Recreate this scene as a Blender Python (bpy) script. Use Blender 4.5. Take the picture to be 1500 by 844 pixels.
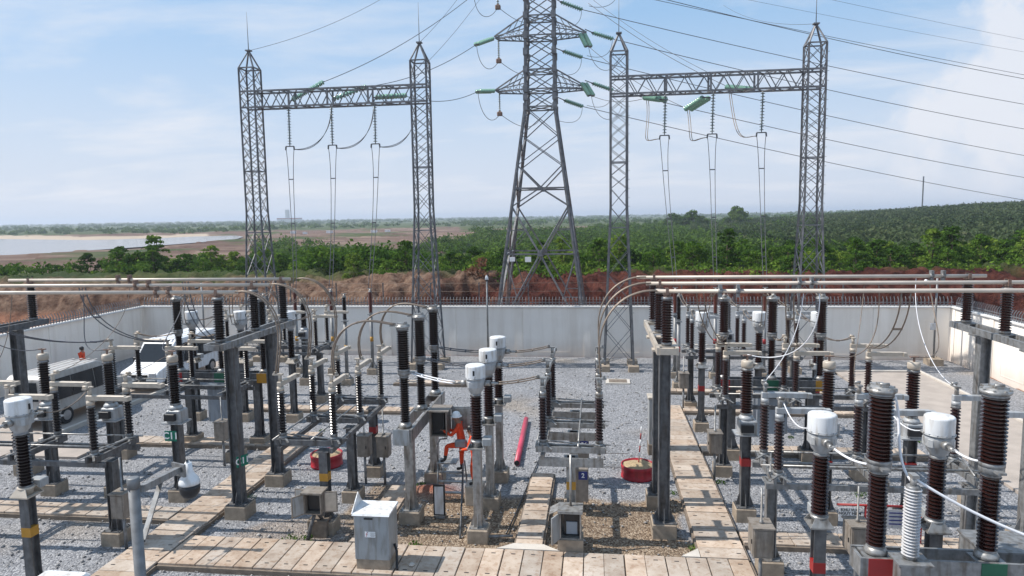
import bpy, bmesh, math, random
import numpy as np
from mathutils import Vector, Matrix, noise
from math import radians as rad, sin, cos, pi, sqrt

for o in list(bpy.data.objects): bpy.data.objects.remove(o)
S = bpy.context.scene
C = S.collection

# ------------------------------------------------------------------ camera
HC = 8.0; P = rad(6.0); ROLL = rad(0.9); YAW = rad(7.0)
FWD = Vector((-sin(YAW)*cos(P), cos(YAW)*cos(P), -sin(P)))
_r = Vector((cos(YAW), sin(YAW), 0)); _u = _r.cross(FWD)
RR = _r*cos(ROLL) - _u*sin(ROLL); UU = _u*cos(ROLL) + _r*sin(ROLL)
cd = bpy.data.cameras.new('camera'); cam = bpy.data.objects.new('camera', cd); C.objects.link(cam)
cd.lens = 24; cd.sensor_width = 36; cd.clip_end = 30000; cd.clip_start = 0.1
cam.matrix_world = Matrix(((RR.x, UU.x, -FWD.x, 0), (RR.y, UU.y, -FWD.y, 0), (RR.z, UU.z, -FWD.z, HC), (0, 0, 0, 1)))
S.camera = cam
# ------------------------------------------------------------------ light
SUN_EL = rad(51)
SH = Vector((cos(rad(3)), sin(rad(3)), 0))          # direction in which shadows fall
L = Vector((SH.x*cos(SUN_EL), SH.y*cos(SUN_EL), -sin(SUN_EL)))
sd = bpy.data.lights.new('sun', 'SUN'); sd.energy = 5.0; sd.angle = rad(0.5); sd.color = (1.0, 0.95, 0.88)
sun = bpy.data.objects.new('sun', sd); C.objects.link(sun)
sun.rotation_euler = L.to_track_quat('-Z', 'Y').to_euler(); sun.location = (-40, -5, 40)
W = bpy.data.worlds.new('World'); S.world = W; W.use_nodes = True
nt = W.node_tree; nt.nodes.clear()
def N(t, k, **kw):
    n = t.nodes.new(k)
    for a, b in kw.items(): setattr(n, a, b)
    return n
sky = N(nt, 'ShaderNodeTexSky'); sky.sky_type = 'NISHITA'; sky.sun_disc = False
sky.sun_elevation = SUN_EL; sky.sun_rotation = math.atan2(-SH.x, -SH.y); sky.air_density = 1.0; sky.dust_density = 1.4; sky.ozone_density = 1.5
tc = N(nt, 'ShaderNodeTexCoord')
sep = N(nt, 'ShaderNodeSeparateXYZ'); nt.links.new(tc.outputs['Generated'], sep.inputs[0])
def M2(op, a, b, t=nt):
    m = N(t, 'ShaderNodeMath', operation=op)
    for i, v in enumerate((a, b)):
        if v is None: continue
        if isinstance(v, (int, float)): m.inputs[i].default_value = v
        else: t.links.new(v, m.inputs[i])
    return m.outputs[0]
# clouds: noise on a plane high above (direction / height), so they thin out to the horizon
zz = M2('MAXIMUM', sep.outputs['Z'], 0.0); den = M2('ADD', zz, 0.16)
cx = M2('DIVIDE', sep.outputs['X'], den); cy = M2('DIVIDE', sep.outputs['Y'], den)
cmb = N(nt, 'ShaderNodeCombineXYZ'); nt.links.new(cx, cmb.inputs[0]); nt.links.new(cy, cmb.inputs[1])
mp = N(nt, 'ShaderNodeMapping'); mp.inputs['Location'].default_value = (3.1, 1.7, 0); mp.inputs['Scale'].default_value = (0.75, 1.25, 1); mp.inputs['Rotation'].default_value = (0, 0, 0.25)
nt.links.new(cmb.outputs[0], mp.inputs[0])
nz = N(nt, 'ShaderNodeTexNoise'); nz.inputs['Scale'].default_value = 1.15; nz.inputs['Detail'].default_value = 9; nz.inputs['Roughness'].default_value = 0.58; nz.inputs['Distortion'].default_value = 0.35
nt.links.new(mp.outputs[0], nz.inputs['Vector'])
cr = N(nt, 'ShaderNodeMapRange'); cr.inputs['From Min'].default_value = 0.47; cr.inputs['From Max'].default_value = 0.70
nt.links.new(nz.outputs['Fac'], cr.inputs['Value'])
# a puffier bank of cumulus towards the right
nz2 = N(nt, 'ShaderNodeTexNoise'); nz2.inputs['Scale'].default_value = 8.5; nz2.inputs['Detail'].default_value = 8; nz2.inputs['Roughness'].default_value = 0.55
nt.links.new(tc.outputs['Generated'], nz2.inputs['Vector'])
dirc = N(nt, 'ShaderNodeVectorMath', operation='DISTANCE'); dirc.inputs[1].default_value = Vector((0.46, 0.87, 0.135)).normalized()
mpc = N(nt, 'ShaderNodeMapping'); mpc.inputs['Scale'].default_value = (1, 1, 1.0); nt.links.new(tc.outputs['Generated'], mpc.inputs[0])
nt.links.new(mpc.outputs[0], dirc.inputs[0])
blob = M2('SUBTRACT', 1.0, M2('DIVIDE', dirc.outputs['Value'], 0.125)); blob = M2('MAXIMUM', blob, -0.6)
puff = M2('ADD', blob, M2('MULTIPLY', M2('SUBTRACT', nz2.outputs['Fac'], 0.5), 2.6))
pr = N(nt, 'ShaderNodeMapRange'); pr.inputs['From Min'].default_value = 0.12; pr.inputs['From Max'].default_value = 0.46; nt.links.new(puff, pr.inputs['Value'])
cl = M2('MAXIMUM', M2('MULTIPLY', cr.outputs[0], 0.75), M2('MULTIPLY', pr.outputs[0], 0.8))
# milky veil near the horizon
veil = N(nt, 'ShaderNodeMapRange'); veil.inputs['From Min'].default_value = 0.27; veil.inputs['From Max'].default_value = 0.02; veil.inputs['To Max'].default_value = 0.95
nt.links.new(sep.outputs['Z'], veil.inputs['Value'])
mix0 = N(nt, 'ShaderNodeMix', data_type='RGBA'); mix0.inputs[0].default_value = 0.72; nt.links.new(sky.outputs[0], mix0.inputs[6]); mix0.inputs[7].default_value = (3.0, 4.9, 7.3, 1)
mix1 = N(nt, 'ShaderNodeMix', data_type='RGBA'); nt.links.new(veil.outputs[0], mix1.inputs[0]); nt.links.new(mix0.outputs[2], mix1.inputs[6]); mix1.inputs[7].default_value = (5.6, 6.0, 6.8, 1)
mix2 = N(nt, 'ShaderNodeMix', data_type='RGBA'); nt.links.new(cl, mix2.inputs[0]); nt.links.new(mix1.outputs[2], mix2.inputs[6]); mix2.inputs[7].default_value = (6.7, 6.8, 7.2, 1)
bg = N(nt, 'ShaderNodeBackground'); bg.inputs['Strength'].default_value = 0.114
nt.links.new(mix2.outputs[2], bg.inputs['Color'])
wo = N(nt, 'ShaderNodeOutputWorld'); nt.links.new(bg.outputs[0], wo.inputs['Surface'])
S.view_settings.view_transform = 'Standard'; S.view_settings.look = 'None'; S.view_settings.gamma = 1; S.view_settings.exposure = 0.20
S.cycles.max_bounces = 6; S.cycles.volume_bounces = 0; S.cycles.transparent_max_bounces = 8

# ------------------------------------------------------------------ helpers
def ray(px, py): return FWD + RR*((px-750)/1000) + UU*((422-py)/1000)
def at(px, py, Y):
    d = ray(px, py); return Vector((0, 0, HC)) + d*(Y/d.y)
MAT = {}
def mat(name, col, rough=0.6, metal=0.0, var=0.12, scale=6.0, bump=0.0, bscale=60.0, col2=None, spec=None):
    m = bpy.data.materials.new(name); m.use_nodes = True; t = m.node_tree
    b = t.nodes['Principled BSDF']; b.inputs['Roughness'].default_value = rough; b.inputs['Metallic'].default_value = metal
    if spec is not None: b.inputs['Specular IOR Level'].default_value = spec
    co = N(t, 'ShaderNodeTexCoord'); n = N(t, 'ShaderNodeTexNoise'); n.inputs['Scale'].default_value = scale; n.inputs['Detail'].default_value = 5
    t.links.new(co.outputs['Object'], n.inputs['Vector'])
    r = N(t, 'ShaderNodeValToRGB'); r.color_ramp.elements[0].position = 0.3; r.color_ramp.elements[1].position = 0.7
    c2 = col2 or [min(1, c*(1+var)) for c in col]; c1 = [c*(1-var) for c in col] if not col2 else col
    r.color_ramp.elements[0].color = (*c1, 1); r.color_ramp.elements[1].color = (*c2, 1)
    t.links.new(n.outputs['Fac'], r.inputs[0]); t.links.new(r.outputs[0], b.inputs['Base Color'])
    if bump:
        n2 = N(t, 'ShaderNodeTexNoise'); n2.inputs['Scale'].default_value = bscale; n2.inputs['Detail'].default_value = 4
        t.links.new(co.outputs['Object'], n2.inputs['Vector'])
        bp = N(t, 'ShaderNodeBump'); bp.inputs['Strength'].default_value = bump; bp.inputs['Distance'].default_value = 0.02
        t.links.new(n2.outputs['Fac'], bp.inputs['Height']); t.links.new(bp.outputs[0], b.inputs['Normal'])
    MAT[name] = m; return m
mat('galv', (0.235, 0.238, 0.24), 0.5, 0.4, 0.25, 9)
mat('galv_old', (0.125, 0.127, 0.132), 0.6, 0.3, 0.3, 7)
mat('galv_new', (0.32, 0.315, 0.305), 0.42, 0.5, 0.25, 9)
mat('lattice', (0.165, 0.165, 0.172), 0.6, 0.3, 0.35, 4)
mat('rusty', (0.20, 0.13, 0.10), 0.8, 0.1, 0.3, 14)
mat('porc_dark', (0.009, 0.0045, 0.0045), 0.22, 0, 0.15, 5)
mat('porc_brown', (0.021, 0.0075, 0.0062), 0.2, 0, 0.15, 5)
mat('porc_red', (0.11, 0.030, 0.020), 0.3, 0, 0.15, 5)
mat('poly_white', (0.50, 0.50, 0.51), 0.35, 0, 0.05, 5)
mat('glass_green', (0.20, 0.36, 0.28), 0.12, 0, 0.12, 20)
mat('glass_dark', (0.14, 0.17, 0.17), 0.2, 0, 0.2, 20)
mat('white_paint', (0.66, 0.67, 0.68), 0.38, 0, 0.05, 3)
mat('grey_paint', (0.36, 0.37, 0.38), 0.45, 0.1, 0.08, 4)
mat('cab_grey', (0.30, 0.31, 0.315), 0.5, 0, 0.08, 3)
mat('cab_blue', (0.27, 0.31, 0.36), 0.5, 0, 0.08, 3)
mat('cab_brown', (0.25, 0.22, 0.19), 0.55, 0.2, 0.18, 8)
mat('black', (0.012, 0.012, 0.014), 0.4, 0, 0.1)
mat('dark_glass', (0.015, 0.018, 0.022), 0.08, 0, 0.1)
mat('alu_tube', (0.50, 0.435, 0.37), 0.45, 0.15, 0.10, 3)
mat('wire', (0.20, 0.155, 0.12), 0.5, 0.3, 0.2, 5)
mat('wire_white', (0.72, 0.72, 0.74), 0.45, 0, 0.05, 5)
mat('wire_dark', (0.10, 0.10, 0.11), 0.6, 0.2, 0.2, 5)
mat('arm_cream', (0.46, 0.40, 0.33), 0.5, 0.1, 0.15, 7)
mat('concrete', (0.31, 0.25, 0.19), 0.9, 0, 0.2, 7, 0.5, 60)
mat('concrete_dark', (0.17, 0.135, 0.105), 0.9, 0, 0.25, 7, 0.5, 60)
mat('road_concrete', (0.36, 0.31, 0.27), 0.9, 0, 0.13, 1.4, 0.3, 50)
mat('kerb_concrete', (0.50, 0.46, 0.41), 0.9, 0, 0.1, 3, 0.2)
mat('red_paint', (0.36, 0.014, 0.025), 0.45, 0, 0.12, 5)
mat('red_band', (0.28, 0.015, 0.015), 0.5, 0, 0.1)
mat('yellow_band', (0.42, 0.21, 0.02), 0.5, 0, 0.1)
mat('green_band', (0.01, 0.10, 0.055), 0.5, 0, 0.1)
mat('pink_pipe', (0.46, 0.05, 0.09), 0.4, 0, 0.15, 2)
mat('orange_cloth', (0.68, 0.06, 0.012), 0.85, 0, 0.18, 14, 0.4, 40)
mat('skin', (0.28, 0.15, 0.10), 0.6, 0, 0.1)
mat('boot', (0.03, 0.025, 0.022), 0.7)
mat('bag_grey', (0.20, 0.215, 0.225), 0.8, 0, 0.15)
mat('tyre', (0.02, 0.02, 0.021), 0.85)
mat('rim', (0.42, 0.42, 0.43), 0.35, 0.7)
mat('sand', (0.36, 0.27, 0.16), 0.95, 0, 0.3, 12, 0.8, 40)
mat('van_white', (0.78, 0.78, 0.79), 0.25, 0, 0.03, 2)
mat('van_shaded', (0.40, 0.385, 0.365), 0.45, 0, 0.12, 2)  # near minibus body: shade of its side away from the sun put into the colour
mat('van_cream', (0.56, 0.51, 0.46), 0.35, 0, 0.05, 2)
mat('sign_green', (0.0, 0.16, 0.10), 0.5); mat('sign_blue', (0.02, 0.03, 0.16), 0.5); mat('sign_white', (0.8, 0.8, 0.8), 0.5, 0, 0.03)
mat('bark', (0.13, 0.095, 0.06), 0.9, 0, 0.3, 12, 0.6, 30)
mat('red_clay', (0.30, 0.075, 0.04), 0.95, 0, 0.3, 8, 0.8, 30)

class MB:
    def __init__(s): s.v = []; s.f = []; s.m = []; s.sm = []
    def add(s, vs, fs, mi=0, smooth=False):
        n = len(s.v); s.v += [tuple(v) for v in vs]; s.f += [tuple(i+n for i in f) for f in fs]; s.m += [mi]*len(fs); s.sm += [smooth]*len(fs); return s
    def box(s, c, d, mi=0, rz=0, ch=0.0, taper=1.0, rot=None):
        x, y, z = d[0]/2, d[1]/2, d[2]/2
        if ch > 0:
            prof = [(-x+ch, -y), (x-ch, -y), (x, -y+ch), (x, y-ch), (x-ch, y), (-x+ch, y), (-x, y-ch), (-x, -y+ch)]
            vs = [(a, b, -z) for a, b in prof] + [(a, b, z-ch) for a, b in prof] + [(a*(1-ch/x), b*(1-ch/y), z) for a, b in prof]
            fs = [tuple(reversed(range(8)))]
            for r in (0, 8): fs += [(r+i, r+(i+1) % 8, r+8+(i+1) % 8, r+8+i) for i in range(8)]
            fs.append(tuple(range(16, 24)))
        else:
            vs = [(-x, -y, -z), (x, -y, -z), (x, y, -z), (-x, y, -z)] + [(-x*taper, -y*taper, z), (x*taper, -y*taper, z), (x*taper, y*taper, z), (-x*taper, y*taper, z)]
            fs = [(3, 2, 1, 0), (4, 5, 6, 7), (0, 1, 5, 4), (1, 2, 6, 5), (2, 3, 7, 6), (3, 0, 4, 7)]
        R_ = rot or Matrix.Rotation(rz, 3, 'Z')
        return s.add([R_ @ Vector(v) + Vector(c) for v in vs], fs, mi)
    def bar(s, a, b, w, h=None, mi=0, up=None):
        a = Vector(a); b = Vector(b); h = h or w; d = (b-a); l = d.length
        if l < 1e-6: return s
        d /= l; u = Vector(up) if up else (Vector((0, 0, 1)) if abs(d.z) < 0.95 else Vector((0, 1, 0)))
        sx = d.cross(u).normalized(); sy = sx.cross(d)
        vs = []
        for p in (a, b):
            for i, j in ((-1, -1), (1, -1), (1, 1), (-1, 1)): vs.append(p + sx*(i*w/2) + sy*(j*h/2))
        return s.add(vs, [(0, 1, 2, 3), (7, 6, 5, 4), (0, 4, 5, 1), (1, 5, 6, 2), (2, 6, 7, 3), (3, 7, 4, 0)], mi)
    def angle(s, a, b, w, mi=0, t=None, sx_=1, up=None):   # L-profile: two thin plates
        a = Vector(a); b = Vector(b); t = t or w*0.16; d = (b-a).normalized()
        u = Vector(up) if up else (Vector((0, 0, 1)) if abs(d.z) < 0.9 else Vector((0, 1, 0)))
        sx = d.cross(u).normalized()*sx_; sy = sx.cross(d)*sx_
        s.bar(a+sx*w/2, b+sx*w/2, w, t, mi, u); s.bar(a+sy*(w/2), b+sy*(w/2), t, w, mi, u); return s
    def tube(s, pts, r, seg=8, mi=0, cap=True, smooth=True):
        pts = [Vector(p) for p in pts]; n = len(pts); vs = []; fs = []
        prev = None
        for i, p in enumerate(pts):
            d = (pts[min(i+1, n-1)] - pts[max(i-1, 0)]).normalized()
            if prev is None: u = Vector((0, 0, 1)) if abs(d.z) < 0.9 else Vector((1, 0, 0))
            else: u = prev
            a = d.cross(u).normalized(); b = a.cross(d).normalized(); prev = b
            rr = r[i] if isinstance(r, (list, tuple)) else r
            for k in range(seg): vs.append(p + a*(cos(2*pi*k/seg)*rr) + b*(sin(2*pi*k/seg)*rr))
        for i in range(n-1):
            for k in range(seg): fs.append((i*seg+k, i*seg+(k+1) % seg, (i+1)*seg+(k+1) % seg, (i+1)*seg+k))
        s.add(vs, fs, mi, smooth)
        if cap:
            n0 = len(s.v)-len(vs)
            s.f.append(tuple(n0+k for k in reversed(range(seg)))); s.f.append(tuple(n0+(n-1)*seg+k for k in range(seg))); s.m += [mi, mi]; s.sm += [False, False]
        return s
    def lathe(s, prof, c=(0, 0, 0), seg=16, mi=0, smooth=True, sq=None):   # prof: (r, z)
        vs = []; fs = []
        for r, z in prof:
            for k in range(seg):
                a = 2*pi*k/seg + (pi/4 if seg == 4 else 0); vs.append((c[0]+r*cos(a), c[1]+r*sin(a)*(sq or 1), c[2]+z))
        for i in range(len(prof)-1):
            for k in range(seg): fs.append((i*seg+k, i*seg+(k+1) % seg, (i+1)*seg+(k+1) % seg, (i+1)*seg+k))
        fs.append(tuple(reversed(range(seg)))); fs.append(tuple((len(prof)-1)*seg+k for k in range(seg)))
        return s.add(vs, fs, mi, smooth)
    def prism(s, poly, z0, z1, mi=0):   # poly in xy
        n = len(poly); vs = [(x, y, z0) for x, y in poly] + [(x, y, z1) for x, y in poly]
        fs = [tuple(reversed(range(n))), tuple(range(n, 2*n))] + [(i, (i+1) % n, n+(i+1) % n, n+i) for i in range(n)]
        return s.add(vs, fs, mi)
    def xf(s, M_):
        s.v = [tuple(M_ @ Vector(v)) for v in s.v]; return s
    def build(s, name, m, parent=None, label=None):
        me = bpy.data.meshes.new(name); me.from_pydata(s.v, [], s.f)
        for x in (m if isinstance(m, (list, tuple)) else [m]): me.materials.append(MAT[x] if isinstance(x, str) else x)
        me.polygons.foreach_set('material_index', s.m); me.polygons.foreach_set('use_smooth', s.sm)
        me.update()
        o = bpy.data.objects.new(name, me); C.objects.link(o)
        if parent: o.parent = parent
        if label: o['label'] = label
        return o
def tag(o, label, cat, group=None):
    o['label'] = label; o['category'] = cat
    if group: o['group'] = group
    return o
def struct(o, kind='structure'): o['kind'] = kind; return o
def thing(name, label, cat, loc=(0, 0, 0), rz=0, group=None):
    o = bpy.data.objects.new(name, None); C.objects.link(o); o.location = loc; o.rotation_euler = (0, 0, rz); o.empty_display_size = 0.2
    return tag(o, label, cat, group)
def dup(root, loc, label, rz=None, group=None, swap=None):
    def cp(o, par):
        c = o.copy(); C.objects.link(c); c.parent = par
        for ch in list(o.children): cp(ch, c)
        return c
    r = cp(root, None); r.location = loc; r['label'] = label
    if rz is not None: r.rotation_euler = (0, 0, rz)
    if group: r['group'] = group
    if swap:
        for c in r.children_recursive:
            if c.type == 'MESH':
                for i, m_ in enumerate(list(c.data.materials)):
                    if m_.name in swap: c.material_slots[i].link = 'OBJECT'; c.material_slots[i].material = MAT[swap[m_.name]]
    return r
def sag(a, b, s, n=14):
    a = Vector(a); b = Vector(b)
    return [a.lerp(b, i/n) + Vector((0, 0, -4*s*(i/n)*(1-i/n))) for i in range(n+1)]
def bez(p, n=16):
    p = [Vector(q) for q in p]; out = []
    for i in range(n+1):
        t = i/n; q = list(p)
        while len(q) > 1: q = [q[k].lerp(q[k+1], t) for k in range(len(q)-1)]
        out.append(q[0])
    return out
def text_mesh(s, size):
    cu = bpy.data.curves.new('lettering', 'FONT'); cu.body = s; cu.size = size; cu.extrude = 0.002; cu.offset = size*0.022; cu.align_x = 'CENTER'; cu.align_y = 'CENTER'; cu.space_line = 0.9
    o = bpy.data.objects.new('lettering', cu); C.objects.link(o)
    me = bpy.data.meshes.new_from_object(o.evaluated_get(bpy.context.evaluated_depsgraph_get())); bpy.data.objects.remove(o)
    return me
def lettering(s, size, m, parent, loc, rot=(pi/2, 0, 0)):
    me = text_mesh(s, size); me.materials.clear(); me.materials.append(MAT[m])
    o = bpy.data.objects.new('lettering', me); C.objects.link(o); o.parent = parent; o.location = loc; o.rotation_euler = rot; return o
def plant_mat(name, cols, scale=0.35, obj_rand=True):
    m = bpy.data.materials.new(name); m.use_nodes = True; t = m.node_tree; t.nodes.clear()
    out = N(t, 'ShaderNodeOutputMaterial'); ge = N(t, 'ShaderNodeNewGeometry'); oi = N(t, 'ShaderNodeObjectInfo')
    n = N(t, 'ShaderNodeTexNoise'); n.inputs['Scale'].default_value = scale; n.inputs['Detail'].default_value = 6; n.inputs['Roughness'].default_value = 0.65
    t.links.new(ge.outputs['Position'], n.inputs['Vector'])
    v = M2('ADD', M2('MULTIPLY', n.outputs['Fac'], 1.3, t), -0.15, t)
    if obj_rand: v = M2('ADD', v, M2('MULTIPLY', M2('SUBTRACT', oi.outputs['Random'], 0.5, t), 0.55, t), t)
    wn = N(t, 'ShaderNodeTexWhiteNoise'); wn.noise_dimensions = '3D'
    sn = N(t, 'ShaderNodeVectorMath', operation='SNAP'); sn.inputs[1].default_value = (0.35, 0.35, 0.35); t.links.new(ge.outputs['Position'], sn.inputs[0]); t.links.new(sn.outputs[0], wn.inputs['Vector'])
    v = M2('ADD', v, M2('MULTIPLY', M2('SUBTRACT', wn.outputs['Value'], 0.5, t), 0.25, t), t)
    r = N(t, 'ShaderNodeValToRGB'); e = r.color_ramp.elements
    while len(e) < len(cols): e.new(0.5)
    for i, c in enumerate(cols): e[i].position = 0.15+0.7*i/(len(cols)-1); e[i].color = (*c, 1)
    t.links.new(v, r.inputs[0])
    d = N(t, 'ShaderNodeBsdfDiffuse'); tr = N(t, 'ShaderNodeBsdfTranslucent'); mx = N(t, 'ShaderNodeMixShader'); mx.inputs[0].default_value = 0.3
    t.links.new(r.outputs[0], d.inputs[0]); t.links.new(r.outputs[0], tr.inputs[0]); t.links.new(d.outputs[0], mx.inputs[1]); t.links.new(tr.outputs[0], mx.inputs[2])
    t.links.new(mx.outputs[0], out.inputs[0]); MAT[name] = m; return m
plant_mat('leaf', [(0.028, 0.055, 0.012), (0.055, 0.115, 0.018), (0.105, 0.18, 0.026), (0.17, 0.24, 0.04)])
plant_mat('leaf_wood', [(0.028, 0.052, 0.014), (0.050, 0.095, 0.018), (0.090, 0.15, 0.026), (0.13, 0.18, 0.04)], 0.09, False)
plant_mat('leaf_rubber', [(0.020, 0.036, 0.018), (0.042, 0.066, 0.030), (0.078, 0.105, 0.048), (0.12, 0.13, 0.065)], 0.05, False)
plant_mat('dry_bush', [(0.12, 0.06, 0.04), (0.2, 0.1, 0.06)], 1.0)

def grime(mn, amt=0.35, tint=(0.62, 0.55, 0.47)):
    t = MAT[mn].node_tree; b = t.nodes['Principled BSDF']; l = b.inputs['Base Color'].links[0]; src = l.from_socket; co = N(t, 'ShaderNodeNewGeometry').outputs['Position']
    mp_ = N(t, 'ShaderNodeMapping'); mp_.inputs['Scale'].default_value = (9, 9, 1.6); t.links.new(co, mp_.inputs[0]); n = N(t, 'ShaderNodeTexNoise'); n.inputs['Scale'].default_value = 1.0; n.inputs['Detail'].default_value = 6; t.links.new(mp_.outputs[0], n.inputs['Vector'])
    mr = N(t, 'ShaderNodeMapRange'); mr.inputs['From Min'].default_value = 0.48; mr.inputs['From Max'].default_value = 0.68; mr.inputs['To Max'].default_value = amt; t.links.new(n.outputs['Fac'], mr.inputs['Value'])
    mm = N(t, 'ShaderNodeMix', data_type='RGBA', blend_type='MULTIPLY'); t.links.new(mr.outputs[0], mm.inputs[0]); t.links.new(src, mm.inputs[6]); mm.inputs[7].default_value = (*tint, 1); t.links.new(mm.outputs[2], b.inputs['Base Color'])
for n_ in ('white_paint', 'grey_paint', 'cab_grey', 'van_white', 'van_shaded', 'van_cream', 'red_paint', 'poly_white', 'cab_brown', 'cab_blue'): grime(n_, 0.8 if 'van' not in n_ else 0.5)
for n_ in ('galv', 'galv_new', 'galv_old'): grime(n_, 0.9, (0.55, 0.47, 0.40))

# ------------------------------------------------------------------ terrain outside the yard (one sheet to the horizon)
rng = np.random.default_rng(7); random.seed(7)
def sst(a, b, x):
    t = np.clip((x-a)/(b-a), 0, 1); return t*t*(3-2*t)
def fbm(x, y, f, o=4, seed=0.0):
    out = np.zeros(x.shape); fl = out.ravel(); X = x.ravel(); Y = y.ravel()
    for i in range(fl.size): fl[i] = noise.fractal(Vector((X[i]*f+seed, Y[i]*f, seed)), 1.0, 2.0, o)
    return fl.reshape(x.shape)
def base_height(x, y, nlow=0.0, nhi=0.0):
    """large shapes of the land; works on arrays"""
    out = np.zeros_like(x)
    left = 1-sst(-26, -14, x)
    edge = 50.0 + nlow*1.8 + left*1.6
    step = sst(0, 1.6, y-edge)                     # cut face
    h1 = 2.6 + 0.3*nlow - 0.5*left
    slope = sst(1.0, 5.5+4*left, y-edge)
    crest = h1 + (0.80+0.3*left)*slope
    back = 1-0.85*sst(60, 80, y)
    bank = crest*step*back
    bank = bank*sst(-80, -55, x)*0.35 + bank*0.65
    out += bank
    # the spoil heap beyond the right wall
    out += 2.6*np.exp(-(((x-31)/7.5)**2+((y-44)/5.5)**2))*(1+0.25*nlow)
    # rise of the ground under the plantation
    ang = x/np.maximum(y, 1)
    rise = sst(0.10, 0.62, ang)
    out += rise*7.2*sst(95, 420, np.hypot(x, y)) 
    out -= 1.2*sst(80, 140, y)*(1-rise)*(1-sst(-0.1, -0.5, ang)*0)
    # quarry terraces towards the lake
    return out
LAKE_Z = -2.0
shore_px = [(-400, 392, 395), ]
LAKE = [(-420, 170), (-260, 186), (-188, 196), (-184, 225), (-183, 256), (-186, 300), (-196, 356), (-216, 400), (-240, 436), (-262, 425), (-268, 400), (-282, 375), (-300, 372), (-330, 385), (-380, 410), (-420, 430), (-700, 620), (-900, 600), (-900, 150)]
def inpoly(x, y, poly):
    ins = np.zeros(x.shape, bool); n = len(poly)
    for i in range(n):
        x1, y1 = poly[i]; x2, y2 = poly[(i+1) % n]
        c = ((y1 > y) != (y2 > y)) & (x < (x2-x1)*(y-y1)/((y2-y1) or 1e-9)+x1); ins ^= c
    return ins
def pdist(x, y, poly):
    d = np.full(x.shape, 1e9); n = len(poly)
    for i in range(n):
        x1, y1 = poly[i]; x2, y2 = poly[(i+1) % n]; dx, dy = x2-x1, y2-y1
        t = np.clip(((x-x1)*dx+(y-y1)*dy)/(dx*dx+dy*dy), 0, 1); d = np.minimum(d, np.hypot(x-x1-t*dx, y-y1-t*dy))
    return d
ths = np.linspace(rad(-72), rad(72), 640)
rs = np.concatenate([np.linspace(6, 40, 18)[:-1], np.linspace(40, 72, 120)[:-1], np.geomspace(72, 600, 130)[:-1], np.geomspace(600, 9000, 40)])
TH, RS = np.meshgrid(ths, rs); X = RS*np.sin(TH); Y = RS*np.cos(TH)
near = RS < 130
NL = np.zeros(X.shape); NH = np.zeros(X.shape)
NL[near] = fbm(X[near], Y[near], 0.11, 3, 3.0)
NH[near] = fbm(X[near], Y[near], 0.62, 5, 9.0)
NR = np.zeros(X.shape); NR[near] = fbm(X[near]*1.0, Y[near]*0.45, 0.55, 5, 15.0)
NF = np.zeros(X.shape); NF[~near] = fbm(X[~near], Y[~near], 0.02, 4, 5.0); NF[near] = NL[near]
Z = base_height(X, Y, NL)
on_bank = sst(46, 50, Y)*(1-sst(62, 72, Y))
Z += (NH*(0.10+0.34*on_bank) - 0.95*on_bank*np.abs(NR))*near*sst(40, 46, np.maximum(Y, np.maximum(X-18, -X-27)*2+40))
hole = np.exp(-(((X+9.4)/2.3)**2+((Y-52.3)/1.9)**2)**2)
Z -= 2.0*hole*near
ld = pdist(X, Y, LAKE); li = inpoly(X, Y, LAKE)
sl = np.where(li, -1, 1)*ld
far_n = np.zeros(X.shape); far_n[~near] = NF[~near]
Z = np.where(sl < 26, Z*sst(-2, 26, sl) + (LAKE_Z-0.6)*(1-sst(-2, 26, sl)) + 0, Z)
ter = ((Y > 80) & (sl > 6) & (X/np.maximum(Y, 1) < -0.15))
Z += np.where(ter & (RS < 700), 0.7*np.round(far_n*2.0)*sst(80, 130, Y), 0)
yard = (X > -27.6) & (X < 18.95) & (Y < 38.6)
Z = np.where(yard, -0.08, Z); Z = np.where((Y < 46) & ~yard, np.maximum(Z, -0.05), Z)
# soil / grass / sand cover
ang = X/np.maximum(Y, 1)
soil = np.ones(X.shape)
soil *= 1-sst(56, 60, Y+2.5*NL)                                    # behind the crest: green
dirt = (sst(20, 60, 150-np.abs(sl-60))) * (Y > 78)
left_dirt = ((ang < -0.20) & (Y > np.where(ang > -0.52, 185, 112)+40*NF) & (RS < 620))
soil = np.maximum(soil, np.where(left_dirt, np.clip(0.95-0.9*sst(0.25, 0.5, NF), 0, 1), 0))
soil = np.maximum(soil, np.where((ang < 0.02) & (ang > -0.2) & (RS > 330) & (RS < 560), sst(-0.3, 0.3, NF+0.2*np.sin(RS/23)), 0))
sand = np.where((sl > -4) & (sl < 30) & (RS > 330) & (ang > -1.15) & (ang < -0.60), 1.0, 0.0)
me = bpy.data.meshes.new('terrain'); nr, ncol = X.shape
V = np.stack([X, Y, Z], -1).reshape(-1, 3)
idx = np.arange(nr*ncol).reshape(nr, ncol)
F = np.stack([idx[:-1, :-1], idx[:-1, 1:], idx[1:, 1:], idx[1:, :-1]], -1).reshape(-1, 4)[:, ::-1]
def fast_mesh(me, V, F):
    me.vertices.add(len(V)); me.vertices.foreach_set('co', np.ascontiguousarray(V, dtype=np.float32).ravel())
    k = F.shape[1]; me.loops.add(F.size); me.loops.foreach_set('vertex_index', np.ascontiguousarray(F, dtype=np.int32).ravel())
    me.polygons.add(len(F)); me.polygons.foreach_set('loop_start', np.arange(0, F.size, k, dtype=np.int32)); me.polygons.foreach_set('loop_total', np.full(len(F), k, np.int32))
    me.update(calc_edges=True)
fast_mesh(me, V, F)
me.polygons.foreach_set('use_smooth', [True]*len(F))
ca = me.color_attributes.new('cover', 'FLOAT_COLOR', 'POINT')
ca.data.foreach_set('color', np.stack([soil, sand, np.zeros_like(soil), np.ones_like(soil)], -1).astype(np.float32).ravel())
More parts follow.
